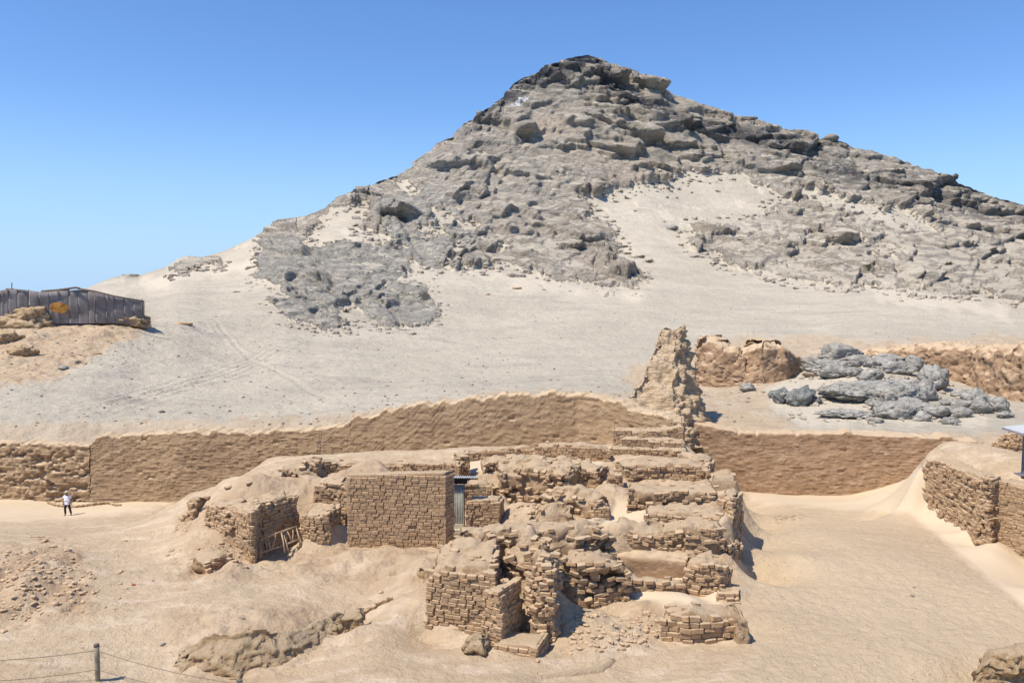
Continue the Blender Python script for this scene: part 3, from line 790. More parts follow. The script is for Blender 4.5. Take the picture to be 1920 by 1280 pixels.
    W('sloping rounded adobe ridge in the middle of the ruin', [(1000, 938, 958, 32.6), (1040, 922, 958, 32.2), (1080, 922, 968, 31.8), (1120, 940, 975, 31.2)], 1.4, rough=0.2, top_rough=.14, crest=0.1, cav=0.1, bmiss=0.6, tumble=0.15, seed=18, round_=.3)
    W('pale melted adobe hump in front of the sloping ridge', [(985, 968, 988, 31.2), (1030, 950, 988, 31.0), (1075, 952, 985, 30.8)], 1.0, rough=0.22, top_rough=.16, crest=0.1, bmiss=0.85, tumble=0.2, seed=19, round_=.35, mat=M_pale)
    W('little stack of five bricks on the sandy ruin floor', [(1112, 948, 978, 31.2), (1142, 948, 975, 31.2)], 0.7, rough=0.06, crest=0.05, bmiss=0.05, tumble=0.06, seed=20)
    W('dark notched brick stub left of the court wall', [(1140, 888, 922, 34.6), (1168, 885, 920, 34.6)], 0.7, rough=0.1, crest=0.05, bmiss=0.1, tumble=0.08, seed=21)
    W('broken rubble bank behind the notched stub', [(1170, 876, 905, 35.6), (1230, 870, 900, 35.8), (1290, 868, 900, 35.8), (1330, 880, 902, 35.6)], 1.6, rough=0.14, crest=0.12, cav=0.1, bmiss=0.25, tumble=0.12, seed=22)
    W('stepped brick pile under the reddish wall, right of the rubble bank', [(1272, 855, 885, 38.6), (1312, 858, 890, 38.4), (1332, 868, 892, 38.2)], 1.4, rough=0.08, crest=0.08, bmiss=0.1, tumble=0.06, seed=23)
    W('smooth squarish adobe lump standing before the reddish wall', [(1335, 895, 925, 33.8), (1383, 894, 925, 33.6)], 0.9, rough=0.06, top_rough=.05, crest=0.0, bmiss=0.55, tumble=0.03, seed=24, round_=.15, mat=M_pale)
    # wall D with the right corner pier
    W('long eroded wall with a dark hollow, left half bricks, right half plaster', [(1177, 918, 962, 31.6), (1215, 920, 955, 31.5), (1237, 922, 950, 31.5), (1290, 920, 950, 31.3), (1345, 924, 955, 31.0)], 1.3, rough=0.12, top_rough=.06, crest=0.08, cav=0.25, bmiss=0.45, tumble=0.08, seed=25)
    W('tall corner pier at the right edge of the ruin, shaded right side', [(1345, 930, 1000, 30.6), (1375, 938, 1040, 29.9)], 1.9, bvec=(0.55, 1.0), rough=0.10, top_rough=.08, crest=0.06, cav=0.15, bmiss=0.08, tumble=0.06, seed=26)
    W('row of loose stacked bricks stepping down before the long eroded wall', [(1208, 958, 985, 29.8), (1262, 962, 990, 29.6), (1330, 966, 995, 29.3), (1372, 964, 1000, 29.0)], 1.3, rough=0.12, top_rough=.12, crest=0.12, bmiss=0.15, tumble=0.14, seed=27)
    W('jumbled brick bank above the smooth curved wall', [(1150, 996, 1036, 28.2), (1200, 998, 1040, 28.0), (1250, 998, 1044, 27.8), (1295, 992, 1046, 27.6), (1345, 986, 1046, 27.5), (1366, 985, 1046, 27.7)], 1.6, rough=0.16, top_rough=.14, crest=0.12, cav=0.25, bmiss=0.16, tumble=0.2, seed=28, zmin_off=-1.2)
    W('smooth curved brown wall half buried by a drift of sand', [(1132, 1030, 1088, 28.1), (1160, 1036, 1090, 27.7), (1210, 1040, 1090, 27.4), (1260, 1044, 1090, 27.2), (1300, 1046, 1090, 27.1)], 0.8, mat=M_greatR, rough=0.05, relief=.25, crest=0.02, bricks=False, seed=29)
    W('brick block with a chimney of loose bricks, right of the curved wall', [(1282, 1060, 1110, 25.7), (1318, 1055, 1118, 25.4), (1356, 1062, 1112, 25.3), (1372, 1058, 1100, 25.8)], 1.5, rough=0.12, crest=0.12, cav=0.15, bmiss=0.12, tumble=0.08, seed=30)
    W('right hand edge wall of the ruin throwing a shadow on the court', [(1366, 1020, 1085, 27.6), (1384, 1022, 1066, 28.8)], 1.6, bvec=(0.3, 1), rough=0.1, crest=0.12, cav=0.1, bmiss=0.12, tumble=0.08, seed=32)
    # wall B
    W('low dusty wall in front of the sand drift, brick foot showing', [(1178, 1082, 1112, 25.4), (1230, 1090, 1110, 25.3), (1285, 1094, 1112, 25.2)], 0.6, rough=0.1, crest=0.06, bmiss=0.25, tumble=0.06, seed=33)
    W('high broken wall full of dark hollows in the middle of the ruin', [(1045, 1048, 1135, 24.9), (1090, 1050, 1142, 24.7), (1135, 1052, 1140, 24.8), (1182, 1070, 1130, 25.0)], 1.2, rough=0.22, top_rough=.12, crest=0.1, cav=0.6, bmiss=0.28, tumble=0.16, seed=34)
    W('long high crest of weathered adobe behind the front brick block', [(880, 1012, 1060, 25.3), (940, 1002, 1060, 25.6), (1020, 998, 1060, 26.0), (1080, 994, 1060, 26.2), (1130, 996, 1060, 26.4), (1158, 1008, 1060, 26.6)], 1.8, rough=0.2, top_rough=.10, crest=0.08, cav=0.3, bmiss=0.55, tumble=0.2, seed=35, round_=.25)
    W('melted adobe buttress leaning out beside the dark gap', [(930, 1050, 1110, 24.4), (975, 1030, 1110, 24.2), (1020, 1016, 1110, 24.0), (1038, 1010, 1110, 24.4)], 1.6, rough=0.2, top_rough=.12, crest=0.05, cav=0.35, bmiss=0.45, tumble=0.2, seed=36, round_=.25)
    # block A
    W('front brick block with regular joints and a dusty sloping top, nearest tall block', [(802, 1082, 1176, 23.5), (835, 1066, 1182, 23.25), (880, 1072, 1190, 23.0), (925, 1072, 1200, 22.8)], 2.2, batter=0.02, bvec=(0.1, 1), rough=0.09, top_rough=.2, crest=0.09, bmiss=0.02, tumble=0.035, topb=.3, seed=37, round_=.12, back_drop=-0.35)
    W('thin brick fin standing against the front block, right side in shade', [(905, 1105, 1205, 22.5), (940, 1110, 1212, 22.0)], 1.3, bvec=(0.55, 1.0), rough=0.08, crest=0.03, bmiss=0.06, tumble=0.05, seed=38, faces=('front', 'right'))
    W('rounded pier of lumpy bricks beside the dark gap', [(985, 1075, 1195, 22.9), (1015, 1050, 1212, 22.4), (1042, 1062, 1205, 22.4)], 1.7, bvec=(0.15, 1), rough=0.2, top_rough=.15, crest=0.1, cav=0.1, bmiss=0.05, tumble=0.26, seed=39, round_=.25)
    W('flat slab of five bricks lying at the foot of the front block', [(928, 1206, 1220, 21.8), (965, 1210, 1226, 21.55), (1008, 1212, 1232, 21.3)], 1.0, bvec=(.35, 1), rough=0.03, top_rough=.02, crest=0, bmiss=0, tumble=0.01, seed=40, round_=.03)
    # front right low wall
    W('low wall of big square bricks near the front right corner of the ruin', [(1236, 1155, 1200, 22.7), (1290, 1150, 1206, 22.4), (1340, 1152, 1202, 22.5), (1390, 1155, 1192, 22.7)], 1.0, rough=0.08, top_rough=.08, crest=0.05, cav=0.12, bmiss=0.08, tumble=0.07, seed=41, brick=(.36, .22, .17))
    W('thin upright end slab of the low wall at the edge of the court', [(1388, 1150, 1205, 22.2), (1404, 1152, 1206, 22.1)], 1.1, bvec=(-.12, 1), rough=0.05, crest=0.03, bricks=False, mat=M_pale, seed=42)
    W('small isolated lump of bricks before the chimney block', [(1345, 1108, 1130, 24.9), (1388, 1112, 1135, 24.8)], 0.6, rough=0.12, crest=0.06, bmiss=0.15, tumble=0.14, seed=43)
    # left ruin
    W('left end of the ruin, sloping stretch of worn bricks', [(385, 945, 985, 31.6), (420, 950, 1005, 30.6), (455, 955, 1030, 29.9)], 1.8, rough=0.14, top_rough=.08, crest=0.08, cav=0.12, bmiss=0.15, tumble=0.10, seed=44, round_=.2)
    W('square brick door jamb with a dark shaded side, left of the wooden frames', [(442, 958, 1052, 29.8), (472, 960, 1058, 29.1)], 1.3, bvec=(-0.04, 1.0), rough=0.06, top_rough=.06, crest=0.04, bmiss=0.04, tumble=0.04, seed=45)
    W('shaded back wall of the recess behind the wooden frames', [(484, 948, 1040, 30.6), (530, 935, 1028, 31.4), (560, 928, 1022, 32.0)], 1.6, rough=0.12, top_rough=.14, crest=0.1, cav=0.25, bmiss=0.1, tumble=0.06, seed=46)
    W('waist high brick block right of the wooden frames', [(560, 968, 1022, 31.0), (600, 966, 1022, 30.6), (618, 962, 1018, 30.8)], 1.5, bvec=(0.1, 1), rough=0.12, top_rough=.1, crest=0.06, bmiss=0.06, tumble=0.07, seed=47, round_=.2)
    W('upper brick block behind the waist high one, shaded notch beside it', [(586, 908, 950, 33.8), (638, 905, 952, 33.4)], 1.3, rough=0.1, top_rough=.1, crest=0.06, bmiss=0.08, tumble=0.08, seed=48)
    W('stack of worn bricks joining the left edge of the rebuilt panel', [(632, 912, 990, 32.6), (655, 900, 985, 32.4)], 0.9, rough=0.1, crest=0.06, bmiss=0.08, tumble=0.08, seed=49)
    W('broken knob of adobe with a dark hollow at the top of the left mound', [(520, 880, 900, 36.2), (560, 866, 895, 36.2), (596, 862, 892, 36.2)], 1.4, rough=0.16, top_rough=.08, crest=0.05, cav=0.3, bmiss=0.7, tumble=0.2, seed=50, round_=.3, mat=M_pale)
    W('crumbling brick edge at the foot of the left mound', [(380, 1062, 1080, 27.8), (410, 1045, 1075, 28.2), (440, 1030, 1062, 28.9)], 1.2, rough=0.14, top_rough=.08, crest=0.05, cav=0.15, bmiss=0.3, tumble=0.14, seed=51, round_=.12)
    W('curled eroded adobe knob on the far left of the mound', [(338, 950, 980, 34.2), (365, 935, 975, 34.0)], 1.2, rough=0.2, top_rough=.15, crest=0.05, cav=0.2, bmiss=0.7, tumble=0.1, seed=52, round_=.3)
    # front low ruins
    W('low ragged adobe edge across the front of the courtyard', [(312, 1225, 1255, 20.9), (380, 1212, 1262, 20.6), (450, 1200, 1262, 20.7), (520, 1200, 1250, 21.0), (570, 1190, 1225, 21.7), (620, 1168, 1196, 22.8), (672, 1148, 1176, 23.7)], 1.2, bricks=False, mat=M_ochre, rough=0.13, top_rough=.10, crest=0.05, cav=.06, relief=.3, seed=53, round_=.25, batter=.5, zfoot=.12, ds=0.06, back_drop=0.15)
    W('small knob of adobe left of the front brick block', [(795, 1075, 1095, 25.4), (822, 1068, 1090, 25.6)], 0.7, bricks=False, rough=0.13, cav=.12, seed=54, round_=.15, ds=.06, mat=M_ochre)
    W('dark undercut lump at the end of a thin buried wall', [(873, 1196, 1228, 21.5), (908, 1196, 1232, 21.4)], 0.7, bricks=False, rough=0.13, cav=.12, seed=55, round_=.15, ds=.05, mat=M_ochre)
    W('dark undercut lump at the right end of the ragged edge', [(640, 1152, 1178, 23.3), (676, 1146, 1176, 23.3)], 0.6, bricks=False, rough=0.13, cav=.12, seed=56, round_=.15, ds=.05, mat=M_ochre)
    W('large eroded adobe boulder cut off by the bottom right corner', [(1826, 1262, 1330, 19.4), (1865, 1222, 1330, 19.2), (1930, 1214, 1330, 19.0), (2020, 1220, 1330, 19.0)], 1.8, bricks=False, rough=0.13, cav=.12, top_rough=.12, seed=57, round_=.22, ds=.05, back_drop=.9, mat=M_ochre)
    W('buried line of pale bricks at the bottom edge', [(1015, 1274, 1278, 20.0), (1080, 1266, 1270, 20.3), (1140, 1257, 1262, 20.5), (1165, 1234, 1240, 21.3)], 0.5, topb=0, rough=0.05, top_rough=.04, crest=0.02, bmiss=.1, tumble=.05, seed=58, mat=M_pale)
    # right retaining wall
    W('high retaining wall with slanting courses at the right, rough middle part', [(1721, 878, 893, 36.5), (1742, 860, 948, 35.6), (1770, 868, 972, 34.4), (1800, 880, 988, 33.1), (1822, 890, 1000, 32.0), (1838, 897, 1022, 31.3)], 1.2, rough=0.12, top_rough=.05, crest=0.04, cav=0.08, bmiss=0.06, tumble=0.07, seed=59, bvec=(1, .25), topb=0)
    W('protruding broken rib of the retaining wall, dark and ragged', [(1834, 892, 1024, 31.2), (1858, 897, 1018, 30.6)], 0.9, bvec=(.9, .5), rough=0.16, cav=0.2, bmiss=0.1, tumble=0.14, seed=60, topb=.1)
    W('smoother near part of the retaining wall running out of the picture', [(1857, 898, 1016, 31.0), (1890, 905, 1024, 30.6), (1925, 912, 1050, 30.0), (1990, 930, 1100, 28.6), (2080, 960, 1170, 26.6)], 1.2, rough=0.05, top_rough=.04, crest=0.02, bmiss=0.02, tumble=0.03, seed=61, bvec=(1, .25), topb=0)
    W('low stepped courses at the back of the right hand terrace', [(1824, 832, 856, 43.0), (1850, 838, 858, 42.2), (1872, 850, 862, 41.0)], 0.9, rough=0.06, crest=0.04, bmiss=.08, tumble=.05, seed=62)
    W('rounded hump of dark brown courses behind the shelter roof', [(1860, 828, 850, 41.5), (1880, 812, 862, 41), (1925, 806, 874, 40), (1990, 806, 880, 39.5)], 1.8, rough=0.14, crest=0.06, cav=.12, bmiss=.1, tumble=.08, seed=63, round_=.3)
    # remains beyond the great wall
    W('far rounded wall stump of layered brick, left of the grey boulders', [(1375, 655, 722, 76), (1430, 640, 726, 75), (1480, 645, 722, 75), (1512, 668, 705, 76)], 5, bricks=False, mat=M_greatR, ds=.14, rough=.25, top_rough=.2, relief=1.6, cav=0.0, miss=.1, round_=.35, seed=64, batter=.12)
    W('far straight brick face beside the tall pier', [(1300, 628, 722, 72), (1340, 640, 724, 71), (1402, 662, 724, 71)], 4, bricks=False, mat=M_greatR, ds=.12, rough=.25, top_rough=.2, relief=1.4, cav=0.0, round_=.35, seed=65, batter=.10, miss=.06)
    W('far long broken wall on the slope behind the grey boulders', [(1590, 668, 700, 84), (1640, 655, 702, 83), (1720, 645, 712, 82), (1800, 648, 722, 80), (1880, 652, 745, 76), (1960, 660, 760, 72), (2100, 670, 770, 70)], 4.5, bricks=False, mat=M_greatR, ds=.14, rough=.25, top_rough=.2, relief=1.6, cav=0.0, miss=.12, round_=.35, seed=66, batter=.12, crest=.5)



WALLS = []
ruin_walls(lambda label, front, T, **kw: WALLS.append((front, T, kw)))

gp = []; gz_ = []
for (a, b, z) in GA:
    D = float(Dz(a, b, z)); q = P(a, b, D); gp.append((q[0], q[1])); gz_.append(z)
for (a, D, z) in GB:
    gp.append((col_x(a, D), D)); gz_.append(z)
gp = np.array(gp); gz_ = np.array(gz_)
# the ground meets the foot of every wall where that foot stands
wp, wz, wtop = [], [], []
for fr_, T_, kw_ in WALLS:
    if fr_[0][3] > 56: continue
    b3 = [P(a, c, d) for a, b, c, d in fr_]
    for (a, b) in zip(b3[:-1], b3[1:]):
        ln = np.hypot(*(b - a)[:2]); n_ = max(1, int(ln / 0.55)); t2 = (b - a)[:2] / max(ln, 1e-6); nn = np.array([t2[1], -t2[0]])
        for q in range(n_ + 1):
            c = a + (b - a) * q / n_; wp.append((c[0] + nn[0] * .12, c[1] + nn[1] * .12)); wz.append(c[2])
wp = np.array(wp); wz = np.array(wz)
keep = np.array([np.min(np.hypot(*(wp - g).T)) > 0.75 for g in gp])
gp = gp[keep]; gz_ = gz_[keep]
uq = []
for i in range(len(wp)):
    if all(np.hypot(*(wp[i] - wp[j])) > 0.3 for j in uq): uq.append(i)
gp = np.concatenate([gp, wp[uq]]); gz_ = np.concatenate([gz_, wz[uq]])
_d = np.linalg.norm(gp[:, None] - gp[None], axis=2)
_n = len(gp)
_A = np.zeros((_n + 1, _n + 1)); _A[:_n, :_n] = -np.sqrt(_d ** 2 + 0.16) - np.eye(_n) * 0.03; _A[_n, :_n] = 1; _A[:_n, _n] = 1
_w = np.linalg.solve(_A, np.concatenate([gz_, [0]]))
def gbase(x, y):
    x = np.atleast_1d(np.asarray(x, float)); y = np.atleast_1d(np.asarray(y, float))
    o = np.empty(len(x))
    for s in range(0, len(x), 40000):
        d2 = (x[s:s + 40000, None] - gp[None, :, 0]) ** 2 + (y[s:s + 40000, None] - gp[None, :, 1]) ** 2
        o[s:s + 40000] = -np.sqrt(d2 + 0.16) @ _w[:_n] + _w[_n]
    return np.clip(o, -5.6, 2.8)

def scr(x, y, z):
    """survey bearings of a ground point"""
    u = x; f = y * ct - (z - CAMZ) * st; v = y * st + (z - CAMZ) * ct
    f = np.maximum(f, 1)
    return 960 + u / f * FPX, 640 - v / f * FPX

def pmask(px, py, poly, wob, feather):
    """soft polygon mask by signed distance"""
    X = px + wob; Y = py + wob * 0.5
    c = np.zeros(len(X), bool); m = len(poly); dmin = np.full(len(X), 1e9)
    for i in range(m):
        x1, y1 = poly[i]; x2, y2 = poly[(i + 1) % m]
        if y1 != y2:
            c ^= ((y1 > Y) != (y2 > Y)) & (X < (x2 - x1) * (Y - y1) / (y2 - y1) + x1)
        t = np.clip(((X - x1) * (x2 - x1) + (Y - y1) * (y2 - y1)) / ((x2 - x1) ** 2 + (y2 - y1) ** 2), 0, 1)
        dmin = np.minimum(dmin, np.hypot(X - x1 - t * (x2 - x1), Y - y1 - t * (y2 - y1)))
    return sstep(-feather, feather, np.where(c, dmin, -dmin))

def ground_full(x, y, masks=False):
    z0 = gbase(x, y)
    px, py = scr(x, y, z0)
    p3 = np.stack([x, y, 0 * x], 1)
    wob = fbm(p3 / 1.5, 3, 101) * 14
    dune = np.zeros(len(x))
    for poly in ([(1400, 940), (1480, 946), (1700, 962), (1770, 1015), (1840, 1080), (1960, 1170), (2300, 1380), (2300, 1250), (2080, 1175), (1990, 1105), (1920, 1052), (1860, 1012), (1800, 985), (1742, 945), (1728, 868), (1400, 890)],
                 [(-700, 900), (-700, 985), (100, 975), (230, 962), (300, 950), (340, 938), (340, 900)],
                 [(1140, 1055), (1290, 1040), (1300, 1085), (1240, 1100), (1150, 1085)],
                 [(870, 855), (1130, 850), (1130, 882), (870, 885)],
                 [(1150, 935), (1200, 930), (1215, 975), (1130, 985)],
                 [(1180, 1098), (1360, 1100), (1350, 1135), (1190, 1128)]):
        dune = np.maximum(dune, pmask(px, py, poly, wob * 0.6, 9))
    rough = np.zeros(len(x))
    for poly, k in (([(-700, 1025), (150, 1020), (220, 1080), (180, 1150), (0, 1180), (-700, 1200)], 1.0),
                 ([(340, 1090), (330, 940), (480, 870), (860, 850), (1400, 850), (1400, 1040), (1370, 1120), (1250, 1200), (1050, 1230), (1040, 1130), (780, 1110), (480, 1080)], 0.8),
                 ([(330, 1120), (460, 1130), (700, 1130), (680, 1200), (500, 1280), (320, 1280)], 0.6)):
        rough = np.maximum(rough, k * pmask(px, py, poly, wob, 22))
    rough = rough * (1 - dune)
    path = pmask(px, py, [(150, 990), (250, 990), (235, 1060), (280, 1180), (180, 1170), (160, 1060)], wob, 20)
    rough = rough * (1 - path)
    f1, f2, cid = worley(p3 / 0.42, 7)
    n = fbm(p3 / 3.0, 3, 111) * 0.07 + fbm(p3 / 0.5, 3, 112) * 0.022 * (1 - dune)
    n = n + rough * (fbm(p3 / 0.9, 4, 113) * 0.20 + (cid - .5) * sstep(.0, .25, f2 - f1) * 0.12 * sstep(0.0, 0.4, fbm(p3 / 1.7, 2, 119)))
    z = z0 + n
    # scattered small clods pressed in the dirt
    if masks:
        court = pmask(px, py, [(1390, 945), (1700, 955), (1960, 1180), (2300, 1300), (2300, 1450), (1300, 1450), (1420, 1200)], wob, 22)
        brown = np.clip(rough * 1.0, 0, 1) * sstep(-0.5, 0.5, fbm(p3 / 2.0, 3, 120) + 0.1) * 0.75
        return z, dune, court * (1 - dune), brown
    return z

def build_near():
    cols = np.concatenate([np.linspace(-900, -60, 60, endpoint=False), np.linspace(-60, 1980, 920), np.linspace(1980, 2800, 40)[1:]])
    # rows spaced evenly in view for flat ground
    pyr = np.linspace(1500, 868, 400)
    Ds = Dz(960, pyr, 0.0); Ds = np.concatenate([[2.0, 8.0, 12.0], Ds, [62.0]])
    # refine so that far rows are never wider than 0.14 m
    rows = []
    for a, b in zip(Ds[:-1], Ds[1:]):
        k = max(1, int(math.ceil((b - a) / 0.17))) if a > 14 else 4
        rows += list(np.linspace(a, b, k, endpoint=False))
    rows = np.array(rows)
    X = (cols[None] - 960) / FPX * rows[:, None]; Y = np.broadcast_to(rows[:, None], X.shape)
    z, dune, court, brown = ground_full(X.ravel(), Y.ravel(), True)
    V = np.stack([X.ravel(), Y.ravel(), z], 1)
    me = mesh_np('ground', V, grid_faces(len(rows), len(cols)), True, {'dune': dune, 'court': court, 'brown': brown})
    o = link('ground', me, M_ground)
    tag(o, 'sandy excavated courtyard floor with drifts against the walls', None, None, 'structure')
build_near()

def gpt(px, py, Dmax=60):
    """point where the sight line meets the near ground"""
    D = np.linspace(15, Dmax, 900)
    q = P(px, py, D)
    z = gbase(q[:, 0], q[:, 1])
    k = np.argmax(q[:, 2] < z)
    if not (q[:, 2] < z).any(): k = len(D) - 1
    x, y = q[k, 0], q[k, 1]
    return Vector((x, y, float(ground_full(np.array([x]), np.array([y]))[0])))

# ================================================================== BRICKS
def brick_mesh(i, tris_hi=True):
    r = np.random.default_rng(100 + i)
    import bmesh
    bm = bmesh.new()
    bmesh.ops.create_cube(bm, size=1.0)
    bmesh.ops.bevel(bm, geom=bm.edges[:], offset=0.08, segments=1, profile=0.6, affect='EDGES')
    for v in bm.verts:
        c = np.array(v.co)
        c += r.uniform(-.022, .022, 3)
        c[2] *= 1 + 0.12 * (1 - abs(c[0]) * 2) * r.uniform(0.2, 1)
        v.co = c
    me = bpy.data.meshes.new('brick')
    bm.to_mesh(me); bm.free()
    me.materials.append(M_brick)
    return me
BRICKS = [brick_mesh(i) for i in range(14)]
BV = [np.array([v.co[:] for v in m.vertices]) for m in BRICKS]
BF = [[tuple(p.vertices) for p in m.polygons] for m in BRICKS]

def place_bricks(items, parent, cap=300):
    """items: list of (loc, rot euler, scale); nearest ones are objects, the rest one joined part"""
    items.sort(key=lambda it: it[0][0] ** 2 + it[0][1] ** 2)
    inv = parent.matrix_world.inverted() if False else None
    base = parent.location
    for (loc, rot, sc) in items[:cap]:
        o = bpy.data.objects.new('brick', random.choice(BRICKS))
        COL.objects.link(o)
        o.parent = parent
        o.location = Vector(loc) - base
        o.rotation_euler = rot
        o.scale = sc
    rest = items[cap:]
    if rest:
        vs, fs, off = [], [], 0
        for (loc, rot, sc) in rest:
            k = random.randrange(len(BRICKS))
            m = np.array(Euler(rot).to_matrix())
            v = (BV[k] * np.array(sc)) @ m.T + np.array(Vector(loc) - base)
            vs.append(v); fs += [tuple(j + off for j in f) for f in BF[k]]; off += len(v)
        me = bpy.data.meshes.new('small_bricks')
        me.from_pydata(np.concatenate(vs).tolist(), [], fs); me.update()
        o = link('small_bricks', me, M_brick, parent)
        o['kind'] = 'stuff'

def course_relief(s, z, L=0.33, H=0.145, seed=0, miss=0.03, depth=0.05, var=0.04):
    """relief of coursed bricks on a face: s along it, z up"""
    zz = z + 0.02 * np.sin(s * 1.3 + seed)
    row = np.floor(zz / H).astype(np.int64)
    off = hash01(row, 3, seed) * L
    q = (s + off) / L
    col = np.floor(q).astype(np.int64)
    fx = q - col; fz = zz / H - row
    dx = np.minimum(fx, 1 - fx) * L; dz_ = np.minimum(fz, 1 - fz) * H
    j = np.minimum(sstep(0, 0.030, dx), sstep(0, 0.034, dz_))
    h = hash01(row, col, seed + 5)
    v = (hash01(row, col, seed + 9) - 0.5) * 2
    d = j * (depth + v * var)
    d = np.where(h < miss, -0.09 * j, d)
    return d

# ================================================================== ADOBE MASSES
def adobe_mass(name, label, cat, front, T, mat=None, ds=0.09, zfoot=0.6, batter=0.04, rough=0.10, top_rough=0.10, relief=1.0, miss=0.05, cav=0.0, step=True,
               bricks=True, faces=('front', 'right'), bmiss=0.08, tumble=0.05, back_drop=0.0, cap=300, group=None, round_=0.12, bvec=None, brick=(0.31, 0.2, 0.128), zmin_off=0.0, crest=0.0, seed=None, bandmiss=None, topb=0.16):
    """front: [(px, py_top, py_base, D)...] left to right. Core mass of mortar and packed adobe, faced with single bricks."""
    mat = mat or M_core
    if 66 < front[0][3]: front = [(a, b, c, far_at(a, c).y) for a, b, c, d in front]
    seed = seed if seed is not None else (abs(hash(label)) % 1 or sum(map(ord, label)) % 997)
    r = random.Random(seed)
    tops = [P(a, b, d) for a, b, c, d in front]; bots = [P(a, c, d) for a, b, c, d in front]
    fx = np.array([[t[0], t[1], t[2], b[2]] for t, b in zip(tops, bots)])
    seg = np.hypot(*(fx[1:, :2] - fx[:-1, :2]).T); cum = np.concatenate([[0], np.cumsum(seg)]); Ltot = cum[-1]
    nu = max(4, int(Ltot / ds))
    s = np.linspace(0, Ltot, nu + 1)
    fr = np.stack([np.interp(s, cum, fx[:, k]) for k in range(4)], 1)
    tg = np.gradient(fr[:, :2], axis=0); tg /= np.linalg.norm(tg, axis=1)[:, None] + 1e-9
    if len(front) > 2:
        for _ in range(4): tg[1:-1] = (tg[:-2] + tg[2:] + tg[1:-1]) / 3
        tg /= np.linalg.norm(tg, axis=1)[:, None]
    nb = np.stack([-tg[:, 1], tg[:, 0]], 1)   # away from the viewer for left-to-right fronts
    if bvec is not None:
        bb = np.array(bvec, float); bb /= np.linalg.norm(bb); nb = np.tile(bb, (nu + 1, 1))
    Tn = np.interp(s, cum, T) if isinstance(T, (list, tuple)) else np.full(nu + 1, float(T))
    # broken crest line
    sn = np.stack([s * 0.9 + seed, s * 0, s * 0], 1)
    cr = fbm(sn, 4, seed) * crest
    if step: cr = np.round(cr / 0.145) * 0.145 * 0.8 + cr * 0.2
    ztop = fr[:, 2] + cr
    bk = fr[:, :2] + nb * Tn[:, None]
    nt_ = max(3, int(np.max(Tn) / max(ds, 0.1)))
    # perimeter loop
    idx = []
    per_xy, per_top, per_bot, per_s, per_out, tag_ = [], [], [], [], [], []
    def addp(xy, zt, zb, ss, o, f): per_xy.append(xy); per_top.append(zt); per_bot.append(zb); per_s.append(ss); per_out.append(o); tag_.append(f)
    for i in range(nu + 1): addp(fr[i, :2], ztop[i], fr[i, 3], s[i], -nb[i], 0)
    for j in range(1, nt_ + 1):
        k = j / nt_; addp(fr[-1, :2] * (1 - k) + bk[-1] * k, ztop[-1] - back_drop * k, fr[-1, 3], Ltot + Tn[-1] * k, tg[-1], 1)
    for i in range(nu - 1, -1, -1): addp(bk[i], ztop[i] - back_drop, fr[i, 3], Ltot + Tn[-1] + (Ltot - s[i]), nb[i], 2)
    for j in range(1, nt_):
        k = 1 - j / nt_; addp(fr[0, :2] * (1 - k) + bk[0] * k, ztop[0] - back_drop * k, fr[0, 3], 2 * Ltot + Tn[-1] + Tn[0] * (1 - k), -tg[0], 3)
    XY = np.array(per_xy); ZT = np.array(per_top); ZB = np.array(per_bot) - zfoot; SS = np.array(per_s); OUT = np.array(per_out); TG = np.array(tag_)
    # soften outward directions round the corners
    o2 = (np.roll(OUT, 1, 0) + OUT + np.roll(OUT, -1, 0)); o2 /= np.linalg.norm(o2, axis=1)[:, None] + 1e-9
    NP = len(XY)
    Hmax = float(np.max(ZT - ZB)); nz = max(4, int(Hmax / ds))
    tt = np.linspace(0, 1, nz + 1)
    ZTs = ZT - 0.5 * round_
    Z = ZB[None] + (ZTs - ZB)[None] * tt[:, None]
    dtop = (ZTs[None] - Z)
    inset = batter * (Z - ZB[None]) + round_ * np.clip(1 - dtop / (round_ * 1.6 + 1e-6), 0, 1) ** 2
    S2 = np.broadcast_to(SS, Z.shape)
    X3 = XY[None, :, 0] - o2[None, :, 0] * inset; Y3 = XY[None, :, 1] - o2[None, :, 1] * inset
    pts = np.stack([X3.ravel(), Y3.ravel(), Z.ravel()], 1)
    outv = np.broadcast_to(o2, (nz + 1, NP, 2)).reshape(-1, 2)
    rel = course_relief(S2.ravel(), Z.ravel(), brick[0], brick[2], seed % 91, miss) * relief * (0.3 if bricks else 1.0)
    fade = sstep(0, 0.06, dtop.ravel())
    base = -0.05 if bricks else 0.0
    gouge = 0
    if cav:
        cn = fbm(pts / np.array([0.9, 0.9, 0.55]) + seed, 3, seed)
        gouge = -cav * sstep(0.12, 0.5, cn) * sstep(0.0, 0.4, dtop.ravel())
    if not bricks and ds < 0.07:
        l1, l2, lc = worley(pts / 0.27 + seed, seed % 40)
        rel = rel + (lc - .5) * 0.16 * sstep(0, .2, l2 - l1) - 0.06 * (1 - sstep(0, .12, l2 - l1)) + fbm(pts / 0.12, 2, seed) * 0.03
    offs = (rel + base + gouge) * fade
    pts[:, :2] += outv * offs[:, None]
    # cap
    gi = np.arange(nu + 1); 
    U = np.arange(1, nu); Vv = np.arange(1, nt_)
    kk = (Vv / nt_)[:, None]
    tr0 = pts[nz * NP:(nz + 1) * NP]
    fT = tr0[1:nu]; bT = tr0[nu + nt_:nu + nt_ + nu + 1][::-1][1:nu]
    cx = fT[None, :, 0] * (1 - kk) + bT[None, :, 0] * kk
    cy = fT[None, :, 1] * (1 - kk) + bT[None, :, 1] * kk
    ed = np.minimum(np.minimum(kk, 1 - kk) * Tn[None, 1:nu], np.minimum(s[1:nu], Ltot - s[1:nu])[None])
    cz = ztop[None, 1:nu] - back_drop * kk - 0.5 * round_ * (1 - np.clip(ed / max(round_ * 1.6, .02), 0, 1)) ** 2
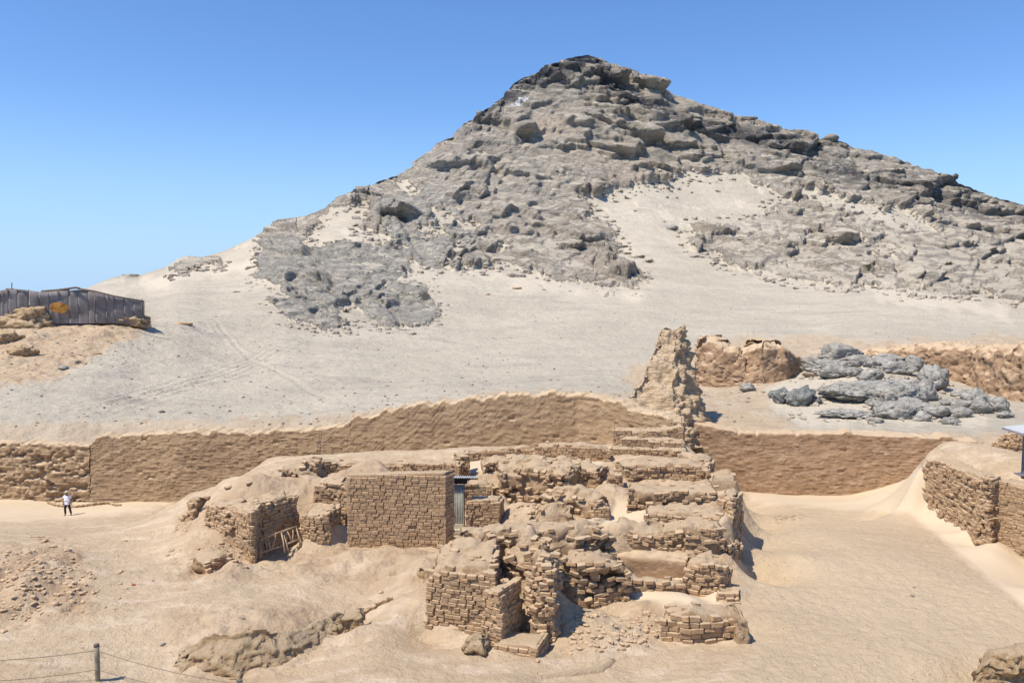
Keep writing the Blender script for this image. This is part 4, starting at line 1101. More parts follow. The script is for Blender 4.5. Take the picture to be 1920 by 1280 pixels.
    # pull the cap in along with the rounded rim
    cap_pts = np.stack([cx.ravel(), cy.ravel(), cz.ravel()], 1)
    topring = pts[nz * NP:(nz + 1) * NP]
    c0 = (nz + 1) * NP
    allp = np.concatenate([pts, cap_pts])
    kd = max(1.0, ds / 0.09)
    # lumpy dust-covered top
    istop = np.concatenate([sstep(0.12, 0.0, dtop.ravel()), np.ones(len(cap_pts))])
    lump = fbm(allp / kd * np.array([1 / .6, 1 / .6, .3]) + seed * 3.1, 4, seed + 3) * top_rough
    f1, f2, cid = worley(allp / kd / np.array([.36, .36, .3]), seed % 50)
    lump += (cid - 0.5) * sstep(0.02, 0.2, f2 - f1) * top_rough * 0.7
    allp[:, 2] += lump * istop
    kk_ = kd if ds > 0.1 else 1.0; k2 = 0.22 * max(1.0, kd * (1.6 if ds > .1 else 1.0))
    vn = np.stack([fbm(allp / (0.8 * kk_) + 7, 3, seed + 1), fbm(allp / (0.8 * kk_) + 19, 3, seed + 2), fbm(allp / (0.8 * kk_) + 31, 2, seed + 4) * .4], 1) * rough
    vn2 = np.stack([fbm(allp / k2 + 3, 2, seed + 5), fbm(allp / k2 + 9, 2, seed + 6), fbm(allp / k2 + 1, 2, seed + 7)], 1) * rough * 0.3
    lowfade = 1.0
    allp += (vn + vn2) * lowfade
    faces_ = []
    a = (np.arange(nz)[:, None] * NP + np.arange(NP)[None]); b = (np.arange(nz)[:, None] * NP + (np.arange(NP)[None] + 1) % NP)
    faces_.append(np.stack([a.ravel(), b.ravel(), (b + NP).ravel(), (a + NP).ravel()], 1))
    M = np.full((nt_ + 1, nu + 1), -1)
    tr = nz * NP
    M[0] = tr + gi
    for j in range(1, nt_ + 1): M[j, nu] = tr + nu + j
    for i in range(nu): M[nt_, nu - 1 - i] = tr + nu + nt_ + 1 + i
    for j in range(1, nt_): M[nt_ - j, 0] = tr + nu + nt_ + nu + j
    M[1:nt_, 1:nu] = c0 + np.arange((nt_ - 1) * (nu - 1)).reshape(nt_ - 1, nu - 1)
    faces_.append(np.stack([M[:-1, :-1].ravel(), M[:-1, 1:].ravel(), M[1:, 1:].ravel(), M[1:, :-1].ravel()], 1))
    F = np.concatenate(faces_)
    ox = float(fr[:, 0].mean()); oy = float(fr[:, 1].mean()); oz = float(fr[:, 3].mean())
    if bricks:
        root = empty(name, (ox, oy, oz), label, cat, group)
        me = mesh_np('core', allp - np.array([ox, oy, oz]), F, True)
        link('core', me, mat, root)
    else:
        me = mesh_np(name, allp - np.array([ox, oy, oz]), F, True)
        root = link(name, me, mat, None, (ox, oy, oz))
        tag(root, label, cat, group)
        return root, fr
    items = []
    Lb, Tb, Hb = brick
    def run(A, Bp, ztA, zb, out_of, tan_of, length, ztop_of, xy_of):
        z = math.floor(zb / Hb) * Hb
        zmax = float(np.max(ztA))
        row = 0
        while z < zmax + 0.02:
            ss = -r.random() * Lb
            while ss < length:
                l = Lb * r.choice((0.62, 0.85, 0.95, 1.0, 1.0, 1.08)) * r.uniform(.94, 1.05)
                sc_ = min(max(ss + l / 2, 0.05), length - 0.03)
                end = min(ss + l, length + 0.02); beg = max(ss, -0.02)
                ll = end - beg
                if ll > 0.09:
                    sc_ = (beg + end) / 2
                    zt = ztop_of(sc_)
                    zc = z + Hb / 2
                    if zc < zt - Hb * 0.38:
                        x, y = xy_of(sc_); o = out_of(sc_); tn = tan_of(sc_)
                        gzv = zb
                        pm = bmiss
                        nn = float(fbm(np.array([[sc_ * 0.9, z * 1.6, seed * 1.7]]), 2, seed)[0])
                        if bandmiss is not None and bandmiss(sc_ / length, (z - zb) / max(0.1, zt - zb)): pm = 0.97
                        if nn > 0.42 - pm: pm = max(pm, 0.65 if cav else pm * 3)
                        if r.random() > pm:
                            ins = batter * (z - zb + zfoot)
                            dep = r.gauss(0, 0.008 + tumble * .12)
                            cc = (x + o[0] * (-Tb / 2 + 0.035 + dep - ins), y + o[1] * (-Tb / 2 + 0.035 + dep - ins), zc + 0.015 * math.sin(sc_ * 1.3) + r.uniform(-.004, .004))
                            ang = math.atan2(tn[1], tn[0])
                            # follow the worn face of the core
                            q = np.array([cc]) ; 
                            w_ = np.array([fbm(q / 0.8 + 7, 3, seed + 1)[0], fbm(q / 0.8 + 19, 3, seed + 2)[0]]) * rough
                            items.append((Vector((cc[0] + w_[0], cc[1] + w_[1], cc[2])), (r.gauss(0, .02 + tumble), r.gauss(0, .012 + tumble * .8), ang + r.gauss(0, .02 + tumble)),
                                          (ll * r.uniform(.93, .975), Tb * r.uniform(.9, 1.1), Hb * r.uniform(.86, .94))))
                ss += l
            z += Hb; row += 1
    if 'front' in faces:
        run(0, 0, ztop, float(fr[:, 3].min()) - 0.15, lambda q: -np.array([np.interp(q, s, nb[:, 0]), np.interp(q, s, nb[:, 1])]),
            lambda q: (np.interp(q, s, tg[:, 0]), np.interp(q, s, tg[:, 1])), Ltot, lambda q: float(np.interp(q, s, ztop)) - 0.02, lambda q: (float(np.interp(q, s, fr[:, 0])), float(np.interp(q, s, fr[:, 1]))))
    if 'right' in faces:
        d = nb[-1]
        run(0, 0, ztop[-1:], float(fr[-1, 3]) - 0.15, lambda q: tg[-1], lambda q: (d[0], d[1]), float(Tn[-1]), lambda q: float(ztop[-1]) - 0.02 - back_drop * q / float(Tn[-1]),
            lambda q: (fr[-1, 0] + d[0] * q, fr[-1, 1] + d[1] * q))
    if 'left' in faces:
        d = nb[0]
        run(0, 0, ztop[:1], float(fr[0, 3]) - 0.15, lambda q: -tg[0], lambda q: (d[0], d[1]), float(Tn[0]), lambda q: float(ztop[0]) - 0.02, lambda q: (fr[0, 0] + d[0] * q, fr[0, 1] + d[1] * q))
    if topb > 0 and crest + top_rough > 0.05:
        for _ in range(int(Ltot * float(np.mean(Tn)) / 0.07 * topb)):
            q = r.random() * Ltot; k = r.uniform(.05, .9)
            x, y = np.interp(q, s, fr[:, 0]) * (1 - k) + np.interp(q, s, bk[:, 0]) * k, np.interp(q, s, fr[:, 1]) * (1 - k) + np.interp(q, s, bk[:, 1]) * k
            tn = (np.interp(q, s, tg[:, 0]), np.interp(q, s, tg[:, 1]))
            items.append((Vector((x, y, float(np.interp(q, s, ztop)) - back_drop * k + r.uniform(-.07, .0))), (r.gauss(0, .12), r.gauss(0, .12), math.atan2(tn[1], tn[0]) + r.gauss(0, .25) + (1.57 if r.random() < .3 else 0)),
                          (Lb * r.uniform(.6, 1), Tb * r.uniform(.7, 1), Hb * r.uniform(.6, 1))))
    # leave out bricks buried in the ground
    if items:
        g = gbase(np.array([i[0][0] for i in items]), np.array([i[0][1] for i in items]))
        items = [it for it, gg in zip(items, g) if it[0][2] > gg - 0.10 + zmin_off]
    place_bricks(items, root, cap)
    return root, fr

# ================================================================== GREAT WALLS (too far for single bricks: the courses are relief)
def great_wall():
    f = [(-400, 836, 950, 57), (-250, 835, 950, 57), (0, 830, 945, 56.2), (60, 832, 945, 55.9), (120, 834, 945, 55.7), (166, 838, 945, 55.6)]
    adobe_mass('adobe_wall', 'rough left end of the long wall, deeply weathered courses with dark holes', 'wall', f, 1.6, M_great, ds=0.075, zfoot=0.8, batter=0.05, rough=0.07, top_rough=0.12, relief=1.6, miss=0.08,
               bricks=False, crest=0.15, round_=0.05, seed=77, cav=0.3, brick=(.38, .2, .19))
    f = [(166, 836, 945, 55.62), (178, 819, 945, 55.55), (250, 815, 942, 55.5), (330, 811, 940, 55), (480, 808, 940, 54.6), (560, 806, 935, 54.3), (600, 805, 930, 54),
         (650, 792, 930, 53.6), (700, 776, 925, 53.2), (760, 763, 920, 52.8), (850, 752, 915, 52.4), (940, 742, 915, 52), (1020, 737, 915, 51.7), (1080, 738, 915, 51.3), (1120, 744, 915, 50.6), (1160, 756, 915, 49.4), (1200, 772, 915, 48), (1258, 784, 915, 46.4)]
    adobe_mass('adobe_wall', 'long curving mud brick wall at the foot of the sand slope, smooth brown face', 'wall', f, 1.6, M_great, ds=0.085, zfoot=0.8, batter=0.03, rough=0.03, top_rough=0.06, relief=0.9, miss=0.01, brick=(.42, .2, .19),
               bricks=False, crest=0.32, round_=0.05, seed=12)
    f = [(1268, 792, 925, 51.5), (1300, 792, 925, 51), (1340, 800, 925, 50.6), (1400, 812, 925, 50.2), (1500, 812, 926, 49.6), (1600, 813, 924, 49), (1700, 818, 915, 48.3), (1780, 822, 905, 47.8), (1834, 826, 890, 47.4)]
    adobe_mass('adobe_wall', 'reddish mud brick wall closing the sandy court, pale patches and a small dark hole', 'wall', f, 1.6, M_greatR, ds=0.08, zfoot=0.8, batter=0.02, rough=0.04, top_rough=0.06, relief=0.7, miss=0.01, brick=(.42, .2, .19),
               bricks=False, crest=0.2, round_=0.05, seed=31)
great_wall()

# ================================================================== THE RUIN (single bricks)
def W(label, front, T, **kw):
    return adobe_mass(kw.pop('name', 'adobe_wall'), label, kw.pop('cat', 'wall'), front, T, **kw)
ruin_walls(W)

# tall pier: a wall running away from the viewer, crest climbing
def tall_pier():
    secs = [(46.2, 800, 1205, 1272, 1292), (47.5, 775, 1182, 1270, 1318), (49, 752, 1172, 1268, 1340), (51, 724, 1188, 1267, 1346), (53, 700, 1208, 1266, 1346), (55, 672, 1220, 1266, 1342), (57, 650, 1227, 1268, 1338), (59, 626, 1235, 1272, 1334), (60.5, 611, 1243, 1276, 1330), (62.5, 609, 1245, 1279, 1326), (64, 625, 1246, 1280, 1322), (66, 660, 1246, 1280, 1316)]
    A = np.array(secs, float)
    A[:, 0] = 49.5 + (A[:, 0] - 46.2) * 0.5
    Dn = np.arange(49.5, 59.4, 0.09)
    I = [np.interp(Dn, A[:, 0], A[:, k]) for k in range(5)]
    rows = []
    prof = []
    for k, D in enumerate(Dn):
        zt = P(0, I[1][k], D)[2]
        xl = col_x(I[2][k], D); xr = col_x(I[3][k], D); xrb = col_x(I[4][k], D) ; zb = min(0.2, zt - 1.5)
        xlb = xl - 0.35 * (zt - zb)
        n1 = 30; n2 = 20; n3 = 34
        L_ = np.stack([np.linspace(xlb, xl, n1), np.full(n1, D), np.linspace(zb - .6, zt, n1)], 1)
        T_ = np.stack([np.linspace(xl, xr, n2 + 2)[1:-1], np.full(n2, D), np.full(n2, zt)], 1)
        tt = np.linspace(0, 1, n3)
        R_ = np.stack([xr + (xrb - xr) * (tt ** 0.9), np.full(n3, D), zt - (zt - zb + .3) * tt ** 1.15], 1)
        rows.append(np.concatenate([L_, T_, R_]))
    first = rows[0].copy(); first[:, 2] = -1.5; rows.insert(0, first)
    G = np.array(rows); nr, nc = G.shape[:2]
    du = np.gradient(G, axis=0); dv = np.gradient(G, axis=1); N = np.cross(dv, du); N /= np.linalg.norm(N, axis=2, keepdims=True) + 1e-9
    N = np.where(N[..., 2:3] < 0, -N, N)
    p = G.reshape(-1, 3); n = N.reshape(-1, 3)
    zz = p[:, 2]; row = zz / 0.30 + fbm(p / 1.5, 2, 5) * 0.5
    fz = row - np.floor(row)
    ledge = (fz - 0.5) * 0.16 + (hash01(np.floor(row), np.floor(p[:, 0] / .5 + hash01(np.floor(row)) * 9), 1, 3) - .5) * 0.14
    isr = np.tile(np.concatenate([np.zeros(50), np.ones(34)]), nr)
    f1, f2, cid = worley(p / 0.8, 17)
    d = ledge * (1 - .3 * isr) + fbm(p / 1.6, 4, 9) * 0.35 + isr * (fbm(p / .7, 4, 10) * 0.5 + (cid - .5) * 0.5) - 0.25
    p = p + n * d[:, None]
    b = Vector((float(col_x(1240, 54)), 54.0, 1.0))
    me = mesh_np('adobe_pier', p - np.array(b), grid_faces(nr, nc, flip=True), True)
    o = link('adobe_pier', me, M_pier, None, b)
    tag(o, 'tall eroded mud brick pier rising above the long wall, narrow top', 'ruin')
tall_pier()

# wall hole
def blob(name, loc, r, sc, mat, label, cat, seed, group=None, sub=3, planes=9, rotz=0, nz=0.12, parent=None):
    import bmesh
    bm = bmesh.new()
    bmesh.ops.create_icosphere(bm, subdivisions=sub, radius=1.0)
    g = np.random.default_rng(seed)
    v = np.array([x.co[:] for x in bm.verts])
    ns = g.normal(size=(planes, 3)); ns /= np.linalg.norm(ns, axis=1)[:, None]
    dd = g.uniform(0.62, 0.95, planes)
    dots = v @ ns.T
    with np.errstate(divide='ignore'):
        k = np.where(dots > 0.05, dd / np.maximum(dots, 0.05), 9)
    rr = np.minimum(1.0, k.min(1))
    f1, f2, cid = worley(v * 1.5 + seed, seed)
    w1, w2, wid = worley(v * 2.3 + seed * 1.7, seed + 3)
    rr = rr * (1 + (wid - .5) * 0.16 - 0.10 * (1 - sstep(0, 0.10, w2 - w1)) + (ridged(v * 2.4 + seed, 3, seed) - 1.0) * 0.05)
    rr = rr * (1 + fbm(v * 1.6 + seed * 2.3, 4, seed) * nz + fbm(v * 6 + seed, 2, seed) * nz * 0.3 - 0.13 * (1 - sstep(0, 0.13, f2 - f1)))
    v = v * rr[:, None] * np.array(sc) * r
    for x, c in zip(bm.verts, v): x.co = c
    me = bpy.data.meshes.new(name); bm.to_mesh(me); bm.free()
    me.polygons.foreach_set('use_smooth', [True] * len(me.polygons))
    o = link(name, me, mat, parent, loc, (0, 0, rotz))
    if parent is None: tag(o, label, cat, group)
    return o

# ================================================================== GREY BOULDERS right of the pier
BL = [ # px, py centre, w px, h px, material, label
 (1585, 690, 88, 36, 0, 'broad domed grey boulder at the top of the boulder heap'),
 (1528, 692, 58, 22, 0, 'flat pale slab of rock on the upper left of the heap'),
 (1555, 697, 26, 18, 0, 'small cracked boulder left of the domed one'),
 (1548, 711, 22, 12, 0, 'little rock below the flat pale slab'),
 (1668, 680, 36, 20, 0, 'rounded grey boulder just behind the ridge of the heap'),
 (1695, 690, 32, 20, 0, 'rounded boulder on the crest, right of centre'),
 (1716, 702, 30, 30, 0, 'upright boulder between the crest and the great block'),
 (1758, 720, 50, 46, 0, 'great square block with a sheer shaded right side'),
 (1680, 700, 60, 22, 0, 'long smooth slab lying across the crest'),
 (1615, 700, 70, 16, 0, 'long thin slab bridging two boulders'),
 (1590, 697, 30, 16, 0, 'small leaning slab under the domed boulder'),
 (1526, 716, 26, 12, 2, 'dark brown pointed rock on the sand left of the heap'),
 (1570, 721, 60, 24, 0, 'wedge shaped boulder with a brown underside'),
 (1602, 724, 40, 18, 0, 'low boulder right of the brown wedge'),
 (1640, 725, 40, 30, 0, 'steep dark faced boulder in the middle of the heap'),
 (1660, 712, 60, 20, 0, 'mid grey ledge above the steep dark faced boulder'),
 (1690, 716, 60, 26, 0, 'broad shoulder of rock left of the upright boulder'),
 (1710, 734, 60, 28, 0, 'sloping shoulder below the broad one'),
 (1740, 740, 40, 36, 0, 'tall shaded boulder under the great square block'),
 (1690, 750, 90, 40, 0, 'large wrinkled rock face at the middle of the heap'),
 (1620, 742, 60, 28, 0, 'cracked low rock on the sand, left of the wrinkled face'),
 (1720, 762, 60, 34, 0, 'wrinkled rock foot below the large face'),
 (1665, 770, 40, 30, 0, 'split boulder at the lower left foot of the heap'),
 (1700, 775, 70, 26, 0, 'low wrinkled outcrop at the front foot of the heap'),
 (1760, 772, 56, 26, 0, 'greenish grey rock at the lower right foot of the heap'),
 (1738, 782, 34, 18, 0, 'small dark rock at the very front of the heap'),
 (1600, 778, 90, 14, 0, 'flat line of rock showing through the sand in front'),
 (1570, 778, 26, 10, 0, 'small low stone at the left end of the flat line'),
 (1508, 752, 52, 34, 1, 'dark green grey boulder alone on the sand, rounded top'),
 (1468, 750, 30, 28, 1, 'dark pointed boulder left of the lone rounded one'),
 (1452, 748, 18, 12, 1, 'low dark stone at the left tip of the lone pair'),
 (1535, 757, 22, 14, 1, 'low dark stone at the right tip of the lone pair'),
 (1405, 733, 30, 14, 0, 'low bluish rock at the left edge of the sand drift'),
 (1430, 711, 26, 14, 0, 'small bluish rock before the far wall stump'),
 (1650, 790, 30, 8, 0, 'tiny flat rock in front of the heap'),
 (1806, 740, 26, 18, 0, 'first boulder of the right hand group, small and round'),
 (1824, 746, 28, 24, 0, 'upright boulder in the right hand group'),
 (1842, 746, 32, 28, 0, 'tallest rounded boulder of the right hand group'),
 (1812, 760, 36, 20, 0, 'flat topped boulder in front of the right hand group'),
 (1848, 762, 40, 28, 0, 'slanting boulder leaning against the tallest one'),
 (1812, 776, 36, 18, 0, 'low boulder at the front of the right hand group'),
 (1782, 758, 24, 12, 0, 'small stone between the heap and the right hand group'),
 (1882, 758, 34, 30, 0, 'solitary dark boulder at the far right'),
 (1896, 778, 30, 12, 0, 'flat stone below the solitary dark boulder'),
 (1640, 742, 170, 40, 0, 'broad bedrock hump under the middle of the boulder heap'),
 (1712, 768, 120, 30, 0, 'bedrock hump under the lower right of the boulder heap'),
 (1570, 710, 100, 22, 0, 'bedrock hump under the upper left of the boulder heap'),
 (1790, 790, 28, 14, 0, 'small pointed stone on the sand near the shelter roof'),
]
for k, (px, py, wp, hp, mi, lab) in enumerate(BL):
    foot = far_at(px, py + hp * 0.42)
    D = foot.y
    wm = wp / FPX * D * 0.5 * 1.4; hm = hp / FPX * D * 0.5 * 1.45
    loc = Vector((float(col_x(px, D)), D + wm * 0.3, foot.z + hm * 0.5))
    blob('boulder', loc, 1.0, (wm, max(hm, wm * 0.6), hm), (M_rock, M_rockd, M_rockt)[mi], lab, 'boulder', 300 + k, 'grey boulders beyond the reddish wall', sub=(5 if wp > 70 else 4), planes=26, rotz=0.0, nz=0.16)

for k, (px, py, wp, hp, lab) in enumerate([
    (28, 598, 130, 52, 'rough layered adobe hump at the far left under the shelter'), (95, 598, 70, 14, 'thin brick ledge between the two ochre humps'), (143, 600, 46, 12, 'small crumbled adobe knob below the orange patch'),
    (222, 600, 104, 34, 'ochre adobe hump under the right half of the reed shelter'), (-5, 634, 90, 34, 'lower brown adobe hump at the left edge of the slope'), (36, 656, 60, 26, 'small adobe knob below the lower brown hump')]):
    foot = far_at(px, py + hp * 0.3); D = foot.y; wm = wp / FPX * D * 0.5; hm = hp / FPX * D * 0.5
    blob('adobe_hump', Vector((float(col_x(px, D)), D + wm * .3, foot.z + hm * 0.35)), 1.0, (wm, max(hm, wm * .55), hm * 1.25), M_ochre, lab, 'adobe mound', 900 + k, 'adobe humps below the reed shelter', sub=5, planes=8, nz=.26)

# ================================================================== loose stones
def loose(px, py, near, wm, mat, lab, k, grp=None, sq=0.6):
    p = gpt(px, py) if near else far_at(px, py)
    blob('stone', (p.x, p.y, p.z + wm * sq * 0.25), 1.0, (wm, wm * 0.8, wm * sq), mat, lab, 'stone', 700 + k, grp, sub=2, planes=7, rotz=k * 1.7)
loose(83, 1016, True, 0.22, M_clod, 'smooth oval stone above the rubble patch on the left', 1)
loose(301, 773, False, 0.32, M_dstone, 'dark stone alone on the plain just above the long wall', 2)
loose(117, 689, False, 0.7, M_rock, 'flat grey slab on the slope below the shelter', 3, sq=.35)
loose(342, 610, False, 1.8, M_clod, 'low brown rock ledge on the sand right of the shelter', 4, sq=.22)
loose(332, 668, False, 0.28, M_dstone, 'small dark stone in the middle of the left plain', 5)
loose(443, 547, False, 1.0, M_dstone, 'dark flat rock left of the near outcrop', 6, sq=.25)
loose(1257, 429, False, 3.4, M_rock, 'lone boulder in the sand gully high on the mountain', 7, sq=.5)
loose(1550, 268, False, 6.5, M_dstone, 'dark rock knob standing on the right hand ridge', 8, sq=.5)
loose(910, 551, False, 1.3, M_clod, 'left of two thin dark rocks on the middle sand slope', 9, sq=.2)
loose(970, 543, False, 1.9, M_clod, 'right of two thin dark rocks on the middle sand slope', 10, sq=.2)
loose(714, 1112, True, 0.10, M_clod, 'small clod near the thin buried wall line', 12)
loose(250, 1097, True, 0.09, M_red, 'broken piece of red brick on the path', 13)
loose(287, 1089, True, 0.05, M_dstone, 'tiny dark stone right of the red brick piece', 14)
loose(130, 1038, True, 0.10, M_dstone, 'dark stone at the upper right of the rubble patch', 15)
loose(20, 1024, True, 0.16, M_clod, 'angular clod at the top of the rubble patch', 16)
loose(1714, 1102, True, 0.07, M_dstone, 'upper of two dark stones on the court floor', 17)
loose(1711, 1119, True, 0.09, M_dstone, 'lower of two dark stones on the court floor', 18)
loose(305, 1207, True, 0.09, M_dstone, 'dark stone near the left end of the ragged edge', 19)
loose(455, 1156, True, 0.07, M_dstone, 'dark pebble behind the ragged edge', 20)
loose(467, 907, True, 0.22, M_clod, 'rounded stone on top of the left mound', 21, sq=.4)
loose(428, 912, True, 0.26, M_clod, 'long flat clod on top of the left mound', 22, sq=.35)
loose(1008, 1240, True, 0.09, M_clod, 'small pointed clod in front of the flat brick slab', 23)
loose(1205, 1105, True, 0.22, M_wood, 'pale broken piece of wood lying on the drift', 24, sq=.25)

for k, (px, py, ln, a, lab) in enumerate([(70, 1007, .55, .15, 'longer pale board lying above the rubble patch'), (83, 1010, .38, .35, 'shorter pale board lying above the rubble patch'), (1210, 1108, .5, -.3, 'short pale timber half buried in the drift by the brick block')]):
    p = gpt(px, py); mb = MB(); mb.box((0, 0, .03), (ln, .09, .035)); mb.box((ln * .48, .01, .035), (.03, .10, .04))
    o = mb.build('board', M_wood, None, False, p, (0.1, 0.06, a)); tag(o, lab, 'board')
g_s = random.Random(5)
p0 = gpt(1480, 972)
mb = MB()
for k in range(16):
    q = Vector((g_s.uniform(-.9, .9), g_s.uniform(-.35, .35), .03)); d = Vector((g_s.uniform(-.25, .25), g_s.uniform(-.1, .1), g_s.uniform(0, .05)))
    mb.tube([q - d, q + Vector((0, 0, .02)), q + d], .015, 5)
o = mb.build('dry_twigs', M_wood, None, True, p0); tag(o, 'little heap of dry twigs on the sandy court floor', 'twigs', None, 'stuff')
# rubble and pebbles nobody could count
def stones_stuff(name, label, pts, mat, smin, smax, seed, flatn=0.6):
    g = np.random.default_rng(seed)
    import bmesh
    bm = bmesh.new(); bmesh.ops.create_icosphere(bm, subdivisions=1, radius=1.0)
    v0 = np.array([v.co[:] for v in bm.verts]); f0 = np.array([[v.index for v in f.verts] for f in bm.faces]); bm.free()
    keep = [0, 1, 2, 3]
    vs, fs = [], []
    base = []
    for k in range(6):
        v = v0 * (1 + g.uniform(-.3, .25, (len(v0), 1)))
        base.append(v)
    n = len(pts)
    sz = smin + (smax - smin) * g.random(n) ** 3
    for i in range(n):
        a = g.random() * 6.28; c, s = math.cos(a), math.sin(a)
        v = base[i % 6] * np.array([1, g.uniform(.6, 1), flatn * g.uniform(.6, 1.2)]) * sz[i]
        v = np.stack([v[:, 0] * c - v[:, 1] * s, v[:, 0] * s + v[:, 1] * c, v[:, 2]], 1) + pts[i] + np.array([0, 0, sz[i] * flatn * .25])
        vs.append(v); fs.append(f0 + i * len(v0))
    me = mesh_np(name, np.concatenate(vs), np.concatenate(fs), False)
    o = link(name, me, mat)
    tag(o, label, name, None, 'stuff')

def near_pts(polys, n, seed):
    g = np.random.default_rng(seed); out = []
    q = []
    for poly, wgt in polys:
        xs = [p[0] for p in poly]; ys = [p[1] for p in poly]
        k = int(n * wgt)
        x = g.uniform(min(xs), max(xs), k * 2); y = g.uniform(min(ys), max(ys), k * 2)
        m = pmask(x, y, poly, 0 * x, 6) > g.random(len(x))
        q.append(np.stack([x[m], y[m]], 1)[:k])
    q = np.concatenate(q)
    # intersect with the ground
    D = np.linspace(15, 60, 260)
    res = []
    for px, py in q:
        c = P(px, py, D); z = gbase(c[:, 0], c[:, 1]); b = c[:, 2] < z
        if b.any():
            k = int(np.argmax(b)); res.append((c[k, 0], c[k, 1]))
    res = np.array(res)
    z = ground_full(res[:, 0], res[:, 1])
    return np.stack([res[:, 0], res[:, 1], z], 1)
pp = near_pts([([(-40, 1030), (110, 1020), (170, 1070), (150, 1130), (60, 1160), (-40, 1150)], .42), ([(0, 1000), (250, 1010), (260, 1160), (0, 1190)], .12),
               ([(1080, 1150), (1240, 1150), (1230, 1210), (1060, 1230)], .2), ([(340, 960), (480, 1060), (400, 1090), (300, 1060)], .1), ([(960, 940), (1140, 960), (1140, 990), (960, 990)], .08), ([(1140, 870), (1330, 870), (1330, 900), (1140, 910)], .08)], 1500, 5)
stones_stuff('rubble', 'brown rubble and crumbled clods scattered over the dirt', pp, M_clod, 0.02, 0.13, 6)
pp = near_pts([([(1390, 960), (1720, 960), (1930, 1180), (1930, 1290), (1150, 1290), (1400, 1150)], .6), ([(0, 1100), (700, 1080), (700, 1290), (0, 1290)], .4)], 1500, 8)
stones_stuff('pebbles', 'fine pebbles strewn over the courtyard floors', pp, M_clod, 0.008, 0.04, 9)
g_ = np.random.default_rng(12)
fp = []
for k in range(2600):
    px = g_.uniform(0, 1920); py = 560 + 240 * g_.random()
    if px < 480 and g_.random() < 0.4: px = g_.uniform(0, 280); py = g_.uniform(600, 690)
    v = far_at(px, py)
    if v.y > 57: fp.append(v[:])
stones_stuff('pebbles', 'dark stones strewn over the pale plain and slope', np.array(fp), M_dstone, 0.03, 0.2, 13)

g_ = np.random.default_rng(31)
sc_ = []
RK = FROCK
while len(sc_) < 2600:
    i = int(g_.integers(20, FNR - 60)); j = int(g_.integers(60, len(FC) - 60))
    if 0.02 < RK[i, j] < 0.75 or (RK[i, j] < .02 and g_.random() < .35 and RK[max(i - 9, 0):i + 9, j - 9:j + 9].max() > .3):
        sc_.append(FW[i, j])
sc_ = np.array(sc_)
far_s = np.linalg.norm(sc_, axis=1)
stones_stuff('scree', 'broken stones spilling from the edges of the mountain outcrops', sc_[far_s > 230], M_scree, 0.25, 1.7, 32)
stones_stuff('scree', 'smaller broken stones round the near outcrop', sc_[far_s <= 230], M_scree, 0.12, 0.8, 33)

hp_ = []
while len(hp_) < 320:
    a_ = g_.normal(1660, 95); b_ = g_.normal(752, 24)
    if 1400 < a_ < 1910 and 690 < b_ < 800: hp_.append(far_at(a_, b_)[:])
stones_stuff('scree', 'small grey chips lying between the boulders on the sand', np.array(hp_), M_scree, 0.05, 0.42, 34)

# ================================================================== SHRUBS on the mountain
def shrub_mesh():
    g = np.random.default_rng(3); vs, fs = [], []
    for k in range(70):
        a = g.random() * 6.28; el = g.uniform(.1, 1.4); r = g.uniform(.35, 1)
        c = np.array([math.cos(a) * math.cos(el), math.sin(a) * math.cos(el), math.sin(el) * .55]) * r
        t = g.normal(size=(3, 3)) * 0.16
        o = len(vs); vs += [tuple(c + t[0]), tuple(c + t[1]), tuple(c + t[2])]; fs.append((o, o + 1, o + 2))
    me = bpy.data.meshes.new('shrub'); me.from_pydata(vs, [], fs); me.update(); me.materials.append(M_shrub)
    return me
SH = shrub_mesh()
def shrub(px, py, wpx, lab, grp=None, hs=1.0):
    p = far_at(px, py); w_ = wpx / FPX * p.y * 0.5
    o = link('desert_shrub', SH, None, None, (p.x, p.y - .2, p.z - 0.05 * w_), (0, 0, px * .7), (w_, w_, w_ * .8 * hs))
    tag(o, lab, 'shrub', grp)
sp_ = [(1162,360,14),(1180,352,9),(1195,345,12),(1210,350,8),(1222,345,9),(1228,352,13),(1252,355,10),(1215,338,10),(1232,332,12),(1236,343,8),(1200,362,8),(1262,338,9),(1290,330,10),(1310,318,14),(1325,322,12),(1340,316,10),(1302,300,10),(1318,300,9),
       (1350,300,10),(1345,360,12),(1290,345,8),(1268,372,8),(1250,372,9),(1175,372,14),(1150,368,10),(1128,365,10),(1360,312,9),(1376,305,8),(1388,318,10),(1400,300,9),(1296,362,8),(1330,345,7),(1130,348,16),(1150,340,12),(1120,395,10),(1245,415,7),(1190,396,8)]
for px, py, wp in sp_:
    shrub(px, py, wp, 'one of the small dark shrubs dotted over the high sand field', 'small dark shrubs on the high sand field')
shrub(1198, 482, 30, 'long low shrub strip beside the round rocks at the gully foot', hs=.6)
shrub(1215, 492, 24, 'lower tuft of the long shrub strip beside the round rocks')
shrub(783, 543, 11, 'upright dry bush growing in the crack of the near slab')
shrub(648, 590, 18, 'brown dry bush at the right end of the low near rocks', hs=1.4)
shrub(715, 574, 14, 'little bush in the hollow of the near slab')
shrub(1490, 540, 14, 'yellowish tuft at the foot of the right hand rocks')
shrub(1618, 512, 20, 'yellowish tuft beside the sand chute on the right')
shrub(1770, 505, 24, 'brown dry bush under the big overhanging rock')
shrub(1810, 545, 26, 'reddish brown bush below the big overhanging rock', hs=.6)
shrub(150, 668, 34, 'flat dark scrub patch on the slope below the shelter', hs=.25)
shrub(185, 660, 22, 'smaller flat scrub patch right of the larger one', hs=.25)
shrub(147, 677, 20, 'lowest flat scrub patch on the slope', hs=.25)
shrub(465, 532, 14, 'upper flat brown tuft left of the near outcrop', hs=.3)
